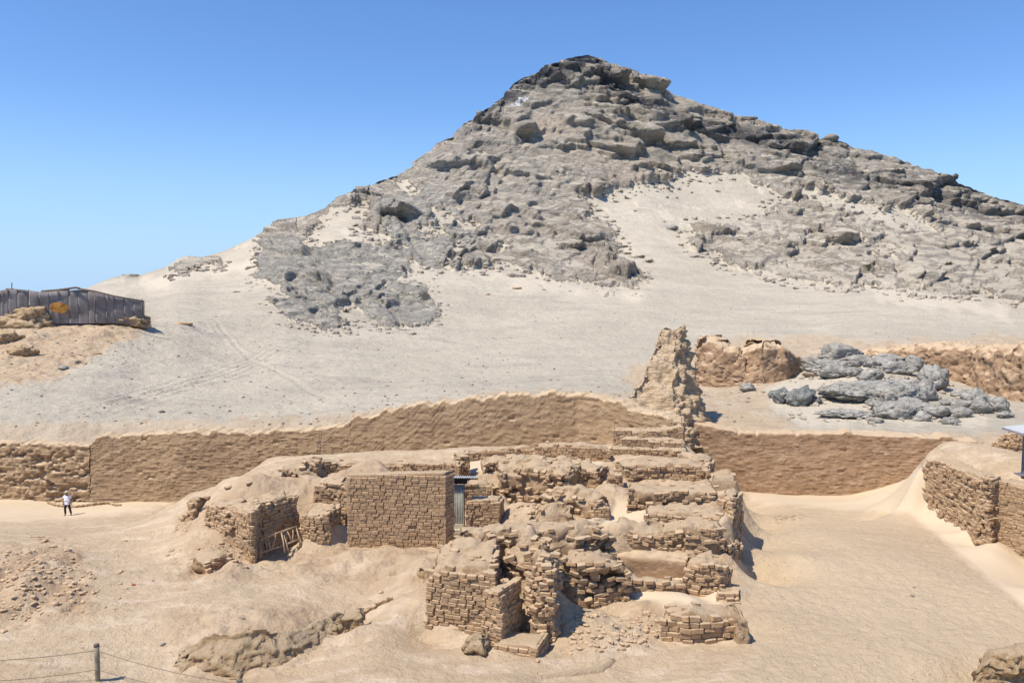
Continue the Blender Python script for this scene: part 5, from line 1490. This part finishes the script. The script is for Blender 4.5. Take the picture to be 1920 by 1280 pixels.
shrub(470, 545, 12, 'lower flat brown tuft left of the near outcrop', hs=.3)
shrub(487, 570, 12, 'tan tuft beside the low near rocks', hs=.3)

# white marks on the hill
for k, (px, py, wp, lab) in enumerate([(1350, 214, 16, 'white painted stones on the right ridge, upper patch'), (1392, 224, 8, 'white painted stones on the right ridge, lower patch')]):
    p = far_at(px, py); r_ = wp / FPX * p.y * .5
    blob('painted_stone', (p.x, p.y, p.z + .3), 1, (r_, r_ * .5, r_ * .2), M_white, lab, 'stone', 40 + k, None, 2)

# ================================================================== REED SHELTER on the left
def shelter():
    D = 104.0
    b = P(130, 600, D)
    root = empty('reed_shelter', (b[0], b[1], b[2]), 'long grey shelter of reed mats with an orange patch, on the left slope', 'shelter')
    def loc(px, py, d=D): return Vector(P(px, py, d)) - Vector(b)
    # top edge of the mat wall and its foot
    top = [(-90, 552), (-40, 548), (0, 545), (15, 542), (32, 543), (52, 546), (54, 544), (72, 547), (92, 547), (110, 545), (128, 545), (146, 543), (165, 544), (178, 547), (198, 552), (214, 556), (232, 559), (250, 563), (269, 566)]
    def depth(px): return D + (px - 150) * 0.02 if px < 180 else D + 0.6 + (px - 180) * 0.03
    for k in range(len(top) - 1):
        (x0, y0), (x1, y1) = top[k], top[k + 1]
        if x1 == 54: continue
        mb = MB()
        n = 6; vs = []; fs = []
        for i in range(n + 1):
            f = i / n; px = x0 + (x1 - x0) * f; py = y0 + (y1 - y0) * f
            dd = depth(px) - 0.025 * math.sin(f * math.pi * (1 + k % 3)) * ((-1) ** k * .5 + .6)
            t = loc(px, py, dd)
            zb = loc(px, 606, dd).z
            for j in range(7):
                g = j / 6
                z = t.z + (zb - t.z) * g
                vs.append(Vector((t.x, t.y - 0.08 * math.sin(g * 9 + k), z)))
            for j in range(7):
                g = j / 6
                z = t.z + (zb - t.z) * g
                vs.append(Vector((t.x, t.y + .10, z)))
        for i in range(n):
            for j in range(6):
                a = i * 14 + j; fs.append((a, a + 1, a + 15, a + 14)); a += 7; fs.append((a + 14, a + 15, a + 1, a))
            fs.append((i * 14, i * 14 + 14, i * 14 + 21, i * 14 + 7))
        fs += [tuple([0, 7, 8, 1]), (1, 8, 9, 2), (2, 9, 10, 3), (3, 10, 11, 4), (4, 11, 12, 5), (5, 12, 13, 6)]
        e = n * 14
        fs += [(e + j, e + j + 1, e + j + 8, e + j + 7) for j in range(6)]
        mb.add(vs, fs)
        mb.build('reed_mat', M_mat, root, True)
    # orange patch
    mb = MB(); vs = []; fs = []
    outl = [(92, 575), (97, 568), (108, 566), (118, 569), (127, 572), (128, 580), (120, 587), (108, 586), (96, 582)]
    c = loc(110, 577, D - 1.5)
    fr_ = [loc(x, y, D - 1.5 + .06 * math.sin(x)) for x, y in outl]; bk_ = [v + Vector((0, .08, 0)) for v in fr_]
    m_ = len(outl)
    mb.add([c, *fr_, *bk_], [(0, 1 + i, 1 + (i + 1) % m_) for i in range(m_)] + [(1 + i, 1 + m_ + i, 1 + m_ + (i + 1) % m_, 1 + (i + 1) % m_) for i in range(m_)])
    mb.build('orange_tarpaulin', M_orange, root)
    # roof boards
    for pts, r_ in (([(12, 541.5), (50, 545.5)], .12), ([(78, 546), (110, 543.5), (142, 539), (150, 541)], .14), ([(148, 541), (178, 546), (214, 555), (270, 565)], .12), ([(90, 546.5), (130, 543.5)], .1)):
        mb = MB(); mb.tube([loc(x, y, D - .3) for x, y in pts], r_, 6); mb.build('roof_pole', M_woodd, root, True)
    # roof skin running back
    mb = MB(); vs = []
    for x, y in top:
        f0 = loc(x, y + .5, depth(x)); vs += [f0, f0 + Vector((-2.6, 4, -0.3)), f0 + Vector((0, 0, -.08)), f0 + Vector((-2.6, 4, -.38))]
    fs = []
    for k in range(len(top) - 1):
        a = k * 4; fs += [(a, a + 4, a + 5, a + 1), (a + 3, a + 7, a + 6, a + 2), (a + 2, a + 6, a + 4, a), (a + 1, a + 5, a + 7, a + 3)]
    fs += [(0, 1, 3, 2), (len(vs) - 4, len(vs) - 2, len(vs) - 1, len(vs) - 3)]
    mb.add(vs, fs); mb.build('roof', M_mat, root)
    for x, y0, y1, dd in ((22, 530, 600, D - .4), (53, 543, 606, D - .4), (178, 546, 604, D - .5), (202, 552, 604, D + .2), (266, 560, 606, D + 2.6), (270, 566, 606, D + 3)):
        mb = MB(); mb.tube([loc(x, y1, dd), loc(x, y0, dd)], .07, 6); mb.build('corner_post', M_woodd, root, True)
    # end wall
    mb = MB(); a = loc(269, 566, depth(269)); 
    zb = loc(269, 606, depth(269)).z
    mb.box((a.x - 1.3, a.y + 2.0, (a.z + zb) / 2 - .15), (.12, 4.6, a.z - zb - .3), (0, 0, 0.576)); mb.build('end_mat', M_mat, root)
shelter()

# ================================================================== DOOR, POLES, FRAMES
def door():
    b = P(863, 998, 32.6)
    root = empty('metal_door', (b[0], b[1], b[2]), 'narrow corrugated metal door under a little roof, between brick walls', 'door')
    x0 = P(849, 990, 32.6)[0] - b[0]; x1 = P(869, 990, 32.6)[0] - b[0]
    zt = P(860, 908, 32.6)[2] - b[2]; zb = P(860, 982, 32.6)[2] - b[2]
    n = 60; vs = []; fs = []
    for i in range(n + 1):
        f = i / n; x = x0 + (x1 - x0) * f; y = 0.022 * math.cos(f * 2 * math.pi * 6.5)
        vs += [(x, y, zb), (x, y, zt), (x, y + .012, zb), (x, y + .012, zt)]
    for i in range(n):
        a = i * 4; fs += [(a, a + 4, a + 5, a + 1), (a + 2, a + 3, a + 7, a + 6), (a + 1, a + 5, a + 7, a + 3)]
    mb = MB(); mb.add(vs, fs); mb.build('door_panel', M_zinc, root, True)
    mb = MB(); mb.box(((x0 + x1) / 2, -.03, zb - .09), (x1 - x0 + .02, .05, .19)); mb.build('kick_board', M_cream, root)
    mb = MB(); mb.box(((x0 + x1) / 2, .03, zb - .28), (x1 - x0 + .1, .45, .18)); mb.build('door_step', M_cream, root)
    for x in (x0 - .03, x1 + .03):
        mb = MB(); mb.box((x, .05, (zt + zb) / 2 - .05), (.05, .09, zt - zb + .1)); mb.build('door_post', M_woodd, root)
    zt2 = P(860, 899, 32.6)[2] - b[2]
    xa = P(836, 900, 32.6)[0] - b[0]; xb = P(876, 900, 32.6)[0] - b[0]
    mb = MB(); mb.box(((xa + xb) / 2, .02, (zt + zt2) / 2 + .02), (xb - xa, .12, abs(zt2 - zt) - .02)); mb.build('lintel', M_black, root)
    # roof sheet
    xc = P(896, 896, 32.4)[0] - b[0]; zr = P(860, 896, 32.3)[2] - b[2]
    vs = []; fs = []; n = 90
    for i in range(n + 1):
        f = i / n; x = xa - .05 + (xc - xa) * f; z = zr + .018 * math.cos(f * 2 * math.pi * 14)
        tap = 1 - .5 * max(0, (f - .5) * 2)
        vs += [(x, -.22, z), (x, .14 * tap, z), (x, -.22, z - .012), (x, .14 * tap, z - .012)]
    for i in range(n):
        a = i * 4; fs += [(a, a + 4, a + 5, a + 1), (a + 2, a + 3, a + 7, a + 6), (a, a + 2, a + 6, a + 4), (a + 1, a + 5, a + 7, a + 3)]
    mb = MB(); mb.add(vs, fs); mb.build('roof_sheet', M_zinct, root, True)
    mb = MB(); mb.box(((xa + xc) / 2, -.18, zr - .055), (xc - xa, .05, .05)); mb.build('roof_batten', M_black, root)
door()
for k, (x0, y0, x1, y1, d, lab) in enumerate([(829, 893, 832, 858, 31.6, 'thin pale pole standing up behind the rebuilt panel'), (855, 896, 853, 858, 33.0, 'thin pale pole standing up over the door roof')]):
    a = Vector(P(x0, y0 + 12, d)); b_ = Vector(P(x1, y1, d))
    mb = MB(); m_ = (a + b_) / 2; mb.tube([a - a, m_ - a + Vector((.01, 0, 0)), b_ - a], [.028, .025, .018], 7)
    o = mb.build('wooden_pole', M_wood, None, True, a); tag(o, lab, 'pole')

def frame(pts, d0, d1, lab):
    """a wooden trestle leaning in the recess: pts = pixel corners (left foot, left top, right top, right foot)"""
    (ax, ay), (bx, by), (cx, cy), (dx, dy) = pts
    A = Vector(P(ax, ay, d0)); B = Vector(P(bx, by, d0 + .35)); C_ = Vector(P(cx, cy, d1 + .35)); Dd = Vector(P(dx, dy, d1))
    root = empty('wooden_trestle', A, lab, 'frame')
    def bar(name, p, q, r=.032, sag=.02):
        mb = MB(); m = (p + q) / 2 + Vector((sag, 0, sag)); mb.tube([p - A, m - A, q - A], [r, r * .9, r * .85], 7); mb.build(name, M_wood, root, True)
    bar('leg', A, B); bar('leg', Dd, C_)
    bar('top_rail', B + (B - C_) * .06, C_ + (C_ - B) * .06, .038)
    bar('lower_rail', A.lerp(B, .35), Dd.lerp(C_, .35), .036)
    bar('brace', A.lerp(B, .36).lerp(Dd.lerp(C_, .36), .45), B.lerp(C_, .30), .028)
    bar('brace', A.lerp(B, .36).lerp(Dd.lerp(C_, .36), .5), B.lerp(C_, .75), .028)
    bar('back_leg', B.lerp(C_, .25), B.lerp(C_, .35) + Vector((0, -.15, -(B.z - A.z))), .03)
frame([(488, 1050), (488, 1012), (527, 996), (534, 1036)], 29.5, 29.9, 'left hand leaning frame of rough poles in the recess')
frame([(541, 1033), (529, 996), (555, 987), (563, 1024)], 30.0, 30.6, 'right hand leaning frame of rough poles in the recess')

# ladder lines on the long wall
def ladder():
    a = Vector(P(593, 868, 53.3)); b_ = Vector(P(600, 803, 53.5)); c = Vector(P(598, 868, 53.3)); d = Vector(P(604, 803, 53.5))
    root = empty('rope_ladder', a, 'thin ladder hanging down the long wall above the left mound', 'ladder')
    for p, q in ((a, b_), (c, d)):
        mb = MB(); mb.tube([p - a, q - a], .022, 5); mb.build('side_rail', M_woodd, root, True)
    for k in range(1, 11):
        f = k / 11; mb = MB(); mb.tube([a.lerp(b_, f) - a, c.lerp(d, f) - a], .018, 5); mb.build('rung', M_woodd, root, True)
ladder()

# rope barrier
def posts():
    pf = [(183, 1275, 1206), (450, 1322, 1273), (-45, 1300, 1236)]
    heads = []
    labs = ['bamboo barrier post standing at the bottom left with two ropes', 'bamboo barrier post of which only the capped top shows at the bottom edge', 'bamboo barrier post just outside the left edge']
    for (px, pb, ptp), lab in zip(pf, labs):
        g = gpt(px, min(pb, 1440)); H = P(px, ptp, g.y)[2] - g.z
        root = empty('barrier_post', g, lab, 'post', 'bamboo posts of the rope barrier')
        mb = MB(); r = .065
        zs = [0, H * .05, H * .30, H * .31, H * .33, H * .62, H * .64, H * .93]
        rr = [r * .98, r, r, r * 1.08, r, r * .97, r * 1.07, r]
        mb.tube([(0.01 * math.sin(z * 3), 0, z - (.2 if z == 0 else 0)) for z in zs], rr, 14); mb.build('cane', M_cane, root, True)
        mb = MB(); mb.tube([(0, 0, H * .925), (0, 0, H * .93), (0, 0, H * .985), (0, 0, H)], [r * .9, r * 1.06, r * 1.06, r * .8], 14); mb.build('cap', M_woodd, root, True)
        heads.append((g, H))
    def rope(p, q, sag, lab):
        pts = []
        for k in range(17):
            f = k / 16; v = p.lerp(q, f); v.z -= sag * 4 * f * (1 - f); pts.append(v - p)
        mb = MB(); mb.tube(pts, .009, 5); o = mb.build('barrier_rope', M_rope, None, True, p); tag(o, lab, 'rope', 'ropes of the barrier')
    g0, H0 = heads[0]; g1, H1 = heads[1]; g2, H2 = heads[2]
    rope(g0 + Vector((0, 0, H0 * .82)), g1 + Vector((0, 0, H1 * .82)), .10, 'upper rope running right from the bamboo post')
    rope(g0 + Vector((0, 0, H0 * .30)), g1 + Vector((0, 0, H1 * .30)), .10, 'lower rope running right from the bamboo post')
    rope(g2 + Vector((0, 0, H2 * .95)), g0 + Vector((0, 0, H0 * .82)), .05, 'upper rope running left from the bamboo post')
    rope(g2 + Vector((0, 0, H2 * .30)), g0 + Vector((0, 0, H0 * .30)), .05, 'lower rope running left from the bamboo post')
posts()

# canopy at the right edge
def canopy():
    d = 33.0
    foot = Vector(P(1918, 888, d))
    root = empty('shade_canopy', foot, 'corner of a steel shade canopy with a white roof sheet at the right edge', 'canopy')
    ztop = P(1918, 808, d)[2] - foot.z
    mb = MB(); mb.box((0.05, 0, ztop / 2 - .1), (.16, .16, ztop + .2)); mb.build('post', M_steel, root)
    mb = MB(); mb.box((2.6, 0, ztop / 2 - .1), (.16, .16, ztop + .2)); mb.build('post', M_steel, root)
    mb = MB(); mb.box((0.0, -.02, -.02), (.5, .5, .05)); mb.build('base_plate', M_steel, root)
    a = Vector(P(1880, 801, d - .3)) - foot; b_ = Vector(P(1990, 834, d - 1.6)) - foot
    n = 24; vs = []; fs = []
    far_ = Vector((2.6, 1.3, -.06))
    for i in range(n + 1):
        f = i / n; p = a.lerp(b_, f); z = .012 * math.cos(i * 2.1)
        vs += [p + Vector((0, 0, z + .03)), p + far_ + Vector((0, 0, z + .03)), p + Vector((0, 0, z)), p + far_ + Vector((0, 0, z))]
    for i in range(n):
        k = i * 4; fs += [(k, k + 4, k + 5, k + 1), (k + 2, k + 3, k + 7, k + 6), (k, k + 2, k + 6, k + 4), (k + 1, k + 5, k + 7, k + 3)]
    fs += [(0, 1, 3, 2)]
    mb = MB(); mb.add(vs, fs); mb.build('roof_sheet', M_sheet, root)
    mb = MB(); mb.tube([a + Vector((0, -.02, -.05)), b_ + Vector((0, -.02, -.05))], .055, 4); mb.build('edge_beam', M_steel, root)
    mb = MB(); mb.tube([a + Vector((0, 0, -.05)), a + far_ + Vector((0, 0, -.05))], .045, 4); mb.build('side_beam', M_steel, root)
canopy()

# turquoise litter
p = Vector(P(1055, 1134, 24.0))
mb = MB(); vs = [(0, 0, 0), (.10, .02, .03), (.16, .0, .0), (.13, .05, .07), (.05, .04, .12), (-.03, .03, .09), (.02, .08, .03), (.14, .08, -.02)]
mb.add(vs, [(0, 1, 4), (0, 4, 5), (1, 3, 4), (1, 2, 3), (0, 6, 5), (2, 7, 3), (0, 1, 6), (1, 2, 7), (4, 3, 7), (4, 6, 5), (4, 7, 6), (1, 7, 6)])
o = mb.build('plastic_litter', M_cyan, None, False, p); tag(o, 'crumpled scrap of turquoise plastic at the foot of the broken wall', 'litter')

# ================================================================== PERSON
def person():
    g = gpt(127, 966)
    H = 1.62; k = H / 1.75
    root = empty('person', g, 'person in a white shirt, dark trousers and straw hat walking by the long wall', 'person', None, 0.1)
    root.scale = (k, k, k)
    def skin(name, verts, edges, rad, mat, sub=2):
        me = bpy.data.meshes.new(name); me.from_pydata(verts, edges, []); me.update()
        o = link(name, me, None, root)
        me.materials.append(mat)
        m = o.modifiers.new('skin', 'SKIN'); m.use_smooth_shade = True
        for i, r_ in enumerate(rad):
            sv = me.skin_vertices[0].data[i]; sv.radius = r_ if isinstance(r_, tuple) else (r_, r_); sv.use_root = (i == 0)
        s = o.modifiers.new('sub', 'SUBSURF'); s.levels = sub; s.render_levels = sub
        dg = bpy.context.evaluated_depsgraph_get()
        me2 = bpy.data.meshes.new_from_object(o.evaluated_get(dg))
        o.modifiers.clear(); o.data = me2; me2.name = name
        me2.materials.clear(); me2.materials.append(mat)
        return o
    # body: facing the viewer (-y), mid-stride
    V = [(0, 0, .98), (0, 0, 1.15), (0, -.01, 1.32), (0, -.01, 1.44), (0, -.02, 1.52), (0, -.03, 1.60), (0, -.03, 1.70),
         (-.17, 0, 1.41), (-.25, -.02, 1.14), (-.22, -.16, .95), (-.19, -.20, .88),
         (.17, 0, 1.41), (.27, .02, 1.14), (.31, -.03, .92), (.31, -.05, .84),
         (-.09, 0, .90), (-.14, -.06, .50), (-.16, .02, .09), (-.17, -.12, .04),
         (.09, 0, .90), (.17, -.02, .50), (.20, .10, .09), (.22, -.03, .05)]
    E = [(0, 1), (1, 2), (2, 3), (3, 4), (4, 5), (5, 6), (3, 7), (7, 8), (8, 9), (9, 10), (3, 11), (11, 12), (12, 13), (13, 14), (0, 15), (15, 16), (16, 17), (17, 18), (0, 19), (19, 20), (20, 21), (21, 22)]
    Rr = [(.15, .12), (.145, .12), (.15, .11), (.11, .08), .052, (.075, .085), (.07, .08), .06, .042, .032, .03, .06, .042, .032, .03, .085, .06, .042, .035, .085, .06, .042, .035]
    skin('body', V, E, Rr, M_skin)
    # fingers on both hands
    for hx, hy, hz in ((-.19, -.21, .87), (.31, -.055, .83)):
        for q in range(5):
            a = (q - 2) * .018
            mb = MB(); mb.tube([(hx + a, hy, hz), (hx + a * 1.2, hy - .012, hz - .04), (hx + a * 1.2, hy - .03, hz - (.075 if q in (1, 2, 3) else .06))], [.010, .009, .007], 6); mb.build('finger', M_skin, root, True)
    # shirt
    V = [(0, 0, 1.00), (0, 0, 1.15), (0, -.01, 1.32), (0, -.01, 1.435), (-.16, 0, 1.42), (-.245, -.01, 1.22), (.16, 0, 1.42), (.255, .01, 1.22), (0, 0, .90)]
    skin('shirt', V, [(0, 1), (1, 2), (2, 3), (3, 4), (4, 5), (3, 6), (6, 7), (0, 8)], [(.185, .16), (.19, .16), (.185, .15), (.11, .09), .078, .075, .078, .075, (.18, .155)], M_shirt)
    V = [(0, 0, .93), (-.095, 0, .84), (-.14, -.06, .50), (-.16, .02, .10), (.095, 0, .84), (.17, -.02, .50), (.20, .10, .10)]
    skin('trousers', V, [(0, 1), (1, 2), (2, 3), (0, 4), (4, 5), (5, 6)], [(.155, .13), .105, .080, .066, .105, .080, .066], M_jeans)
    for x, y in ((-.17, -.02), (.21, .06)):
        skin('shoe', [(x, y + .04, .05), (x, y - .08, .045), (x, y - .17, .035)], [(0, 1), (1, 2)], [.05, .05, .04], M_shoe, 1)
    # hat
    mb = MB(); n = 20
    prof = [(.175, 1.695), (.18, 1.70), (.10, 1.715), (.095, 1.78), (.07, 1.80), (.0, 1.805)]
    prof2 = prof + []
    vs = []; fs = []
    for r_, z in prof:
        for j in range(n):
            a = 2 * math.pi * j / n; vs.append((r_ * math.cos(a), -.03 + r_ * math.sin(a), z - .012 * math.cos(2 * a) * (r_ > .15)))
    for i in range(len(prof) - 1):
        for j in range(n): fs.append((i * n + j, i * n + (j + 1) % n, (i + 1) * n + (j + 1) % n, (i + 1) * n + j))
    fs.append(tuple(range(n - 1, -1, -1)))
    mb.add(vs, fs); mb.build('hat', M_hat, root, True)
    # face
    for x in (-.028, .028):
        mb = MB(); mb.box((x, -.112, 1.645), (.02, .012, .010)); mb.build('eye', M_black, root)
    mb = MB(); mb.tube([(0, -.105, 1.65), (0, -.128, 1.615), (0, -.108, 1.605)], [.007, .012, .008], 6); mb.build('nose', M_skin, root, True)
    mb = MB(); mb.box((0, -.108, 1.578), (.04, .01, .008)); mb.build('mouth', M_red, root)
    mb = MB(); mb.box((-.12, -.24, .90), (.10, .03, .05), (0, .2, 0)); mb.build('camera_bag', M_black, root)
person()

# low line of stones behind the person
def kerb(pts, lab, n, w_, seed):
    g = random.Random(seed)
    root = None
    for k in range(n):
        f = k / (n - 1); m = f * (len(pts) - 1); i = min(int(m), len(pts) - 2); q = m - i
        px = pts[i][0] * (1 - q) + pts[i + 1][0] * q; py = pts[i][1] * (1 - q) + pts[i + 1][1] * q
        p = gpt(px, py)
        if root is None: root = empty('brick_kerb', p, lab, 'kerb')
        o = link('brick', g.choice(BRICKS), None, root, Vector((p.x, p.y, p.z + .04)) - root.location, (g.gauss(0, .1), g.gauss(0, .1), g.gauss(0, .4)), (w_ * g.uniform(.7, 1.1), w_ * .6, w_ * g.uniform(.5, .8)))
kerb([(94, 943), (110, 950), (140, 952), (170, 948), (205, 943), (222, 948)], 'low line of bricks on the sand behind the person', 26, .36, 3)
kerb([(682, 1150), (700, 1141), (730, 1126)], 'thin buried line of bricks in the courtyard', 9, .22, 4)
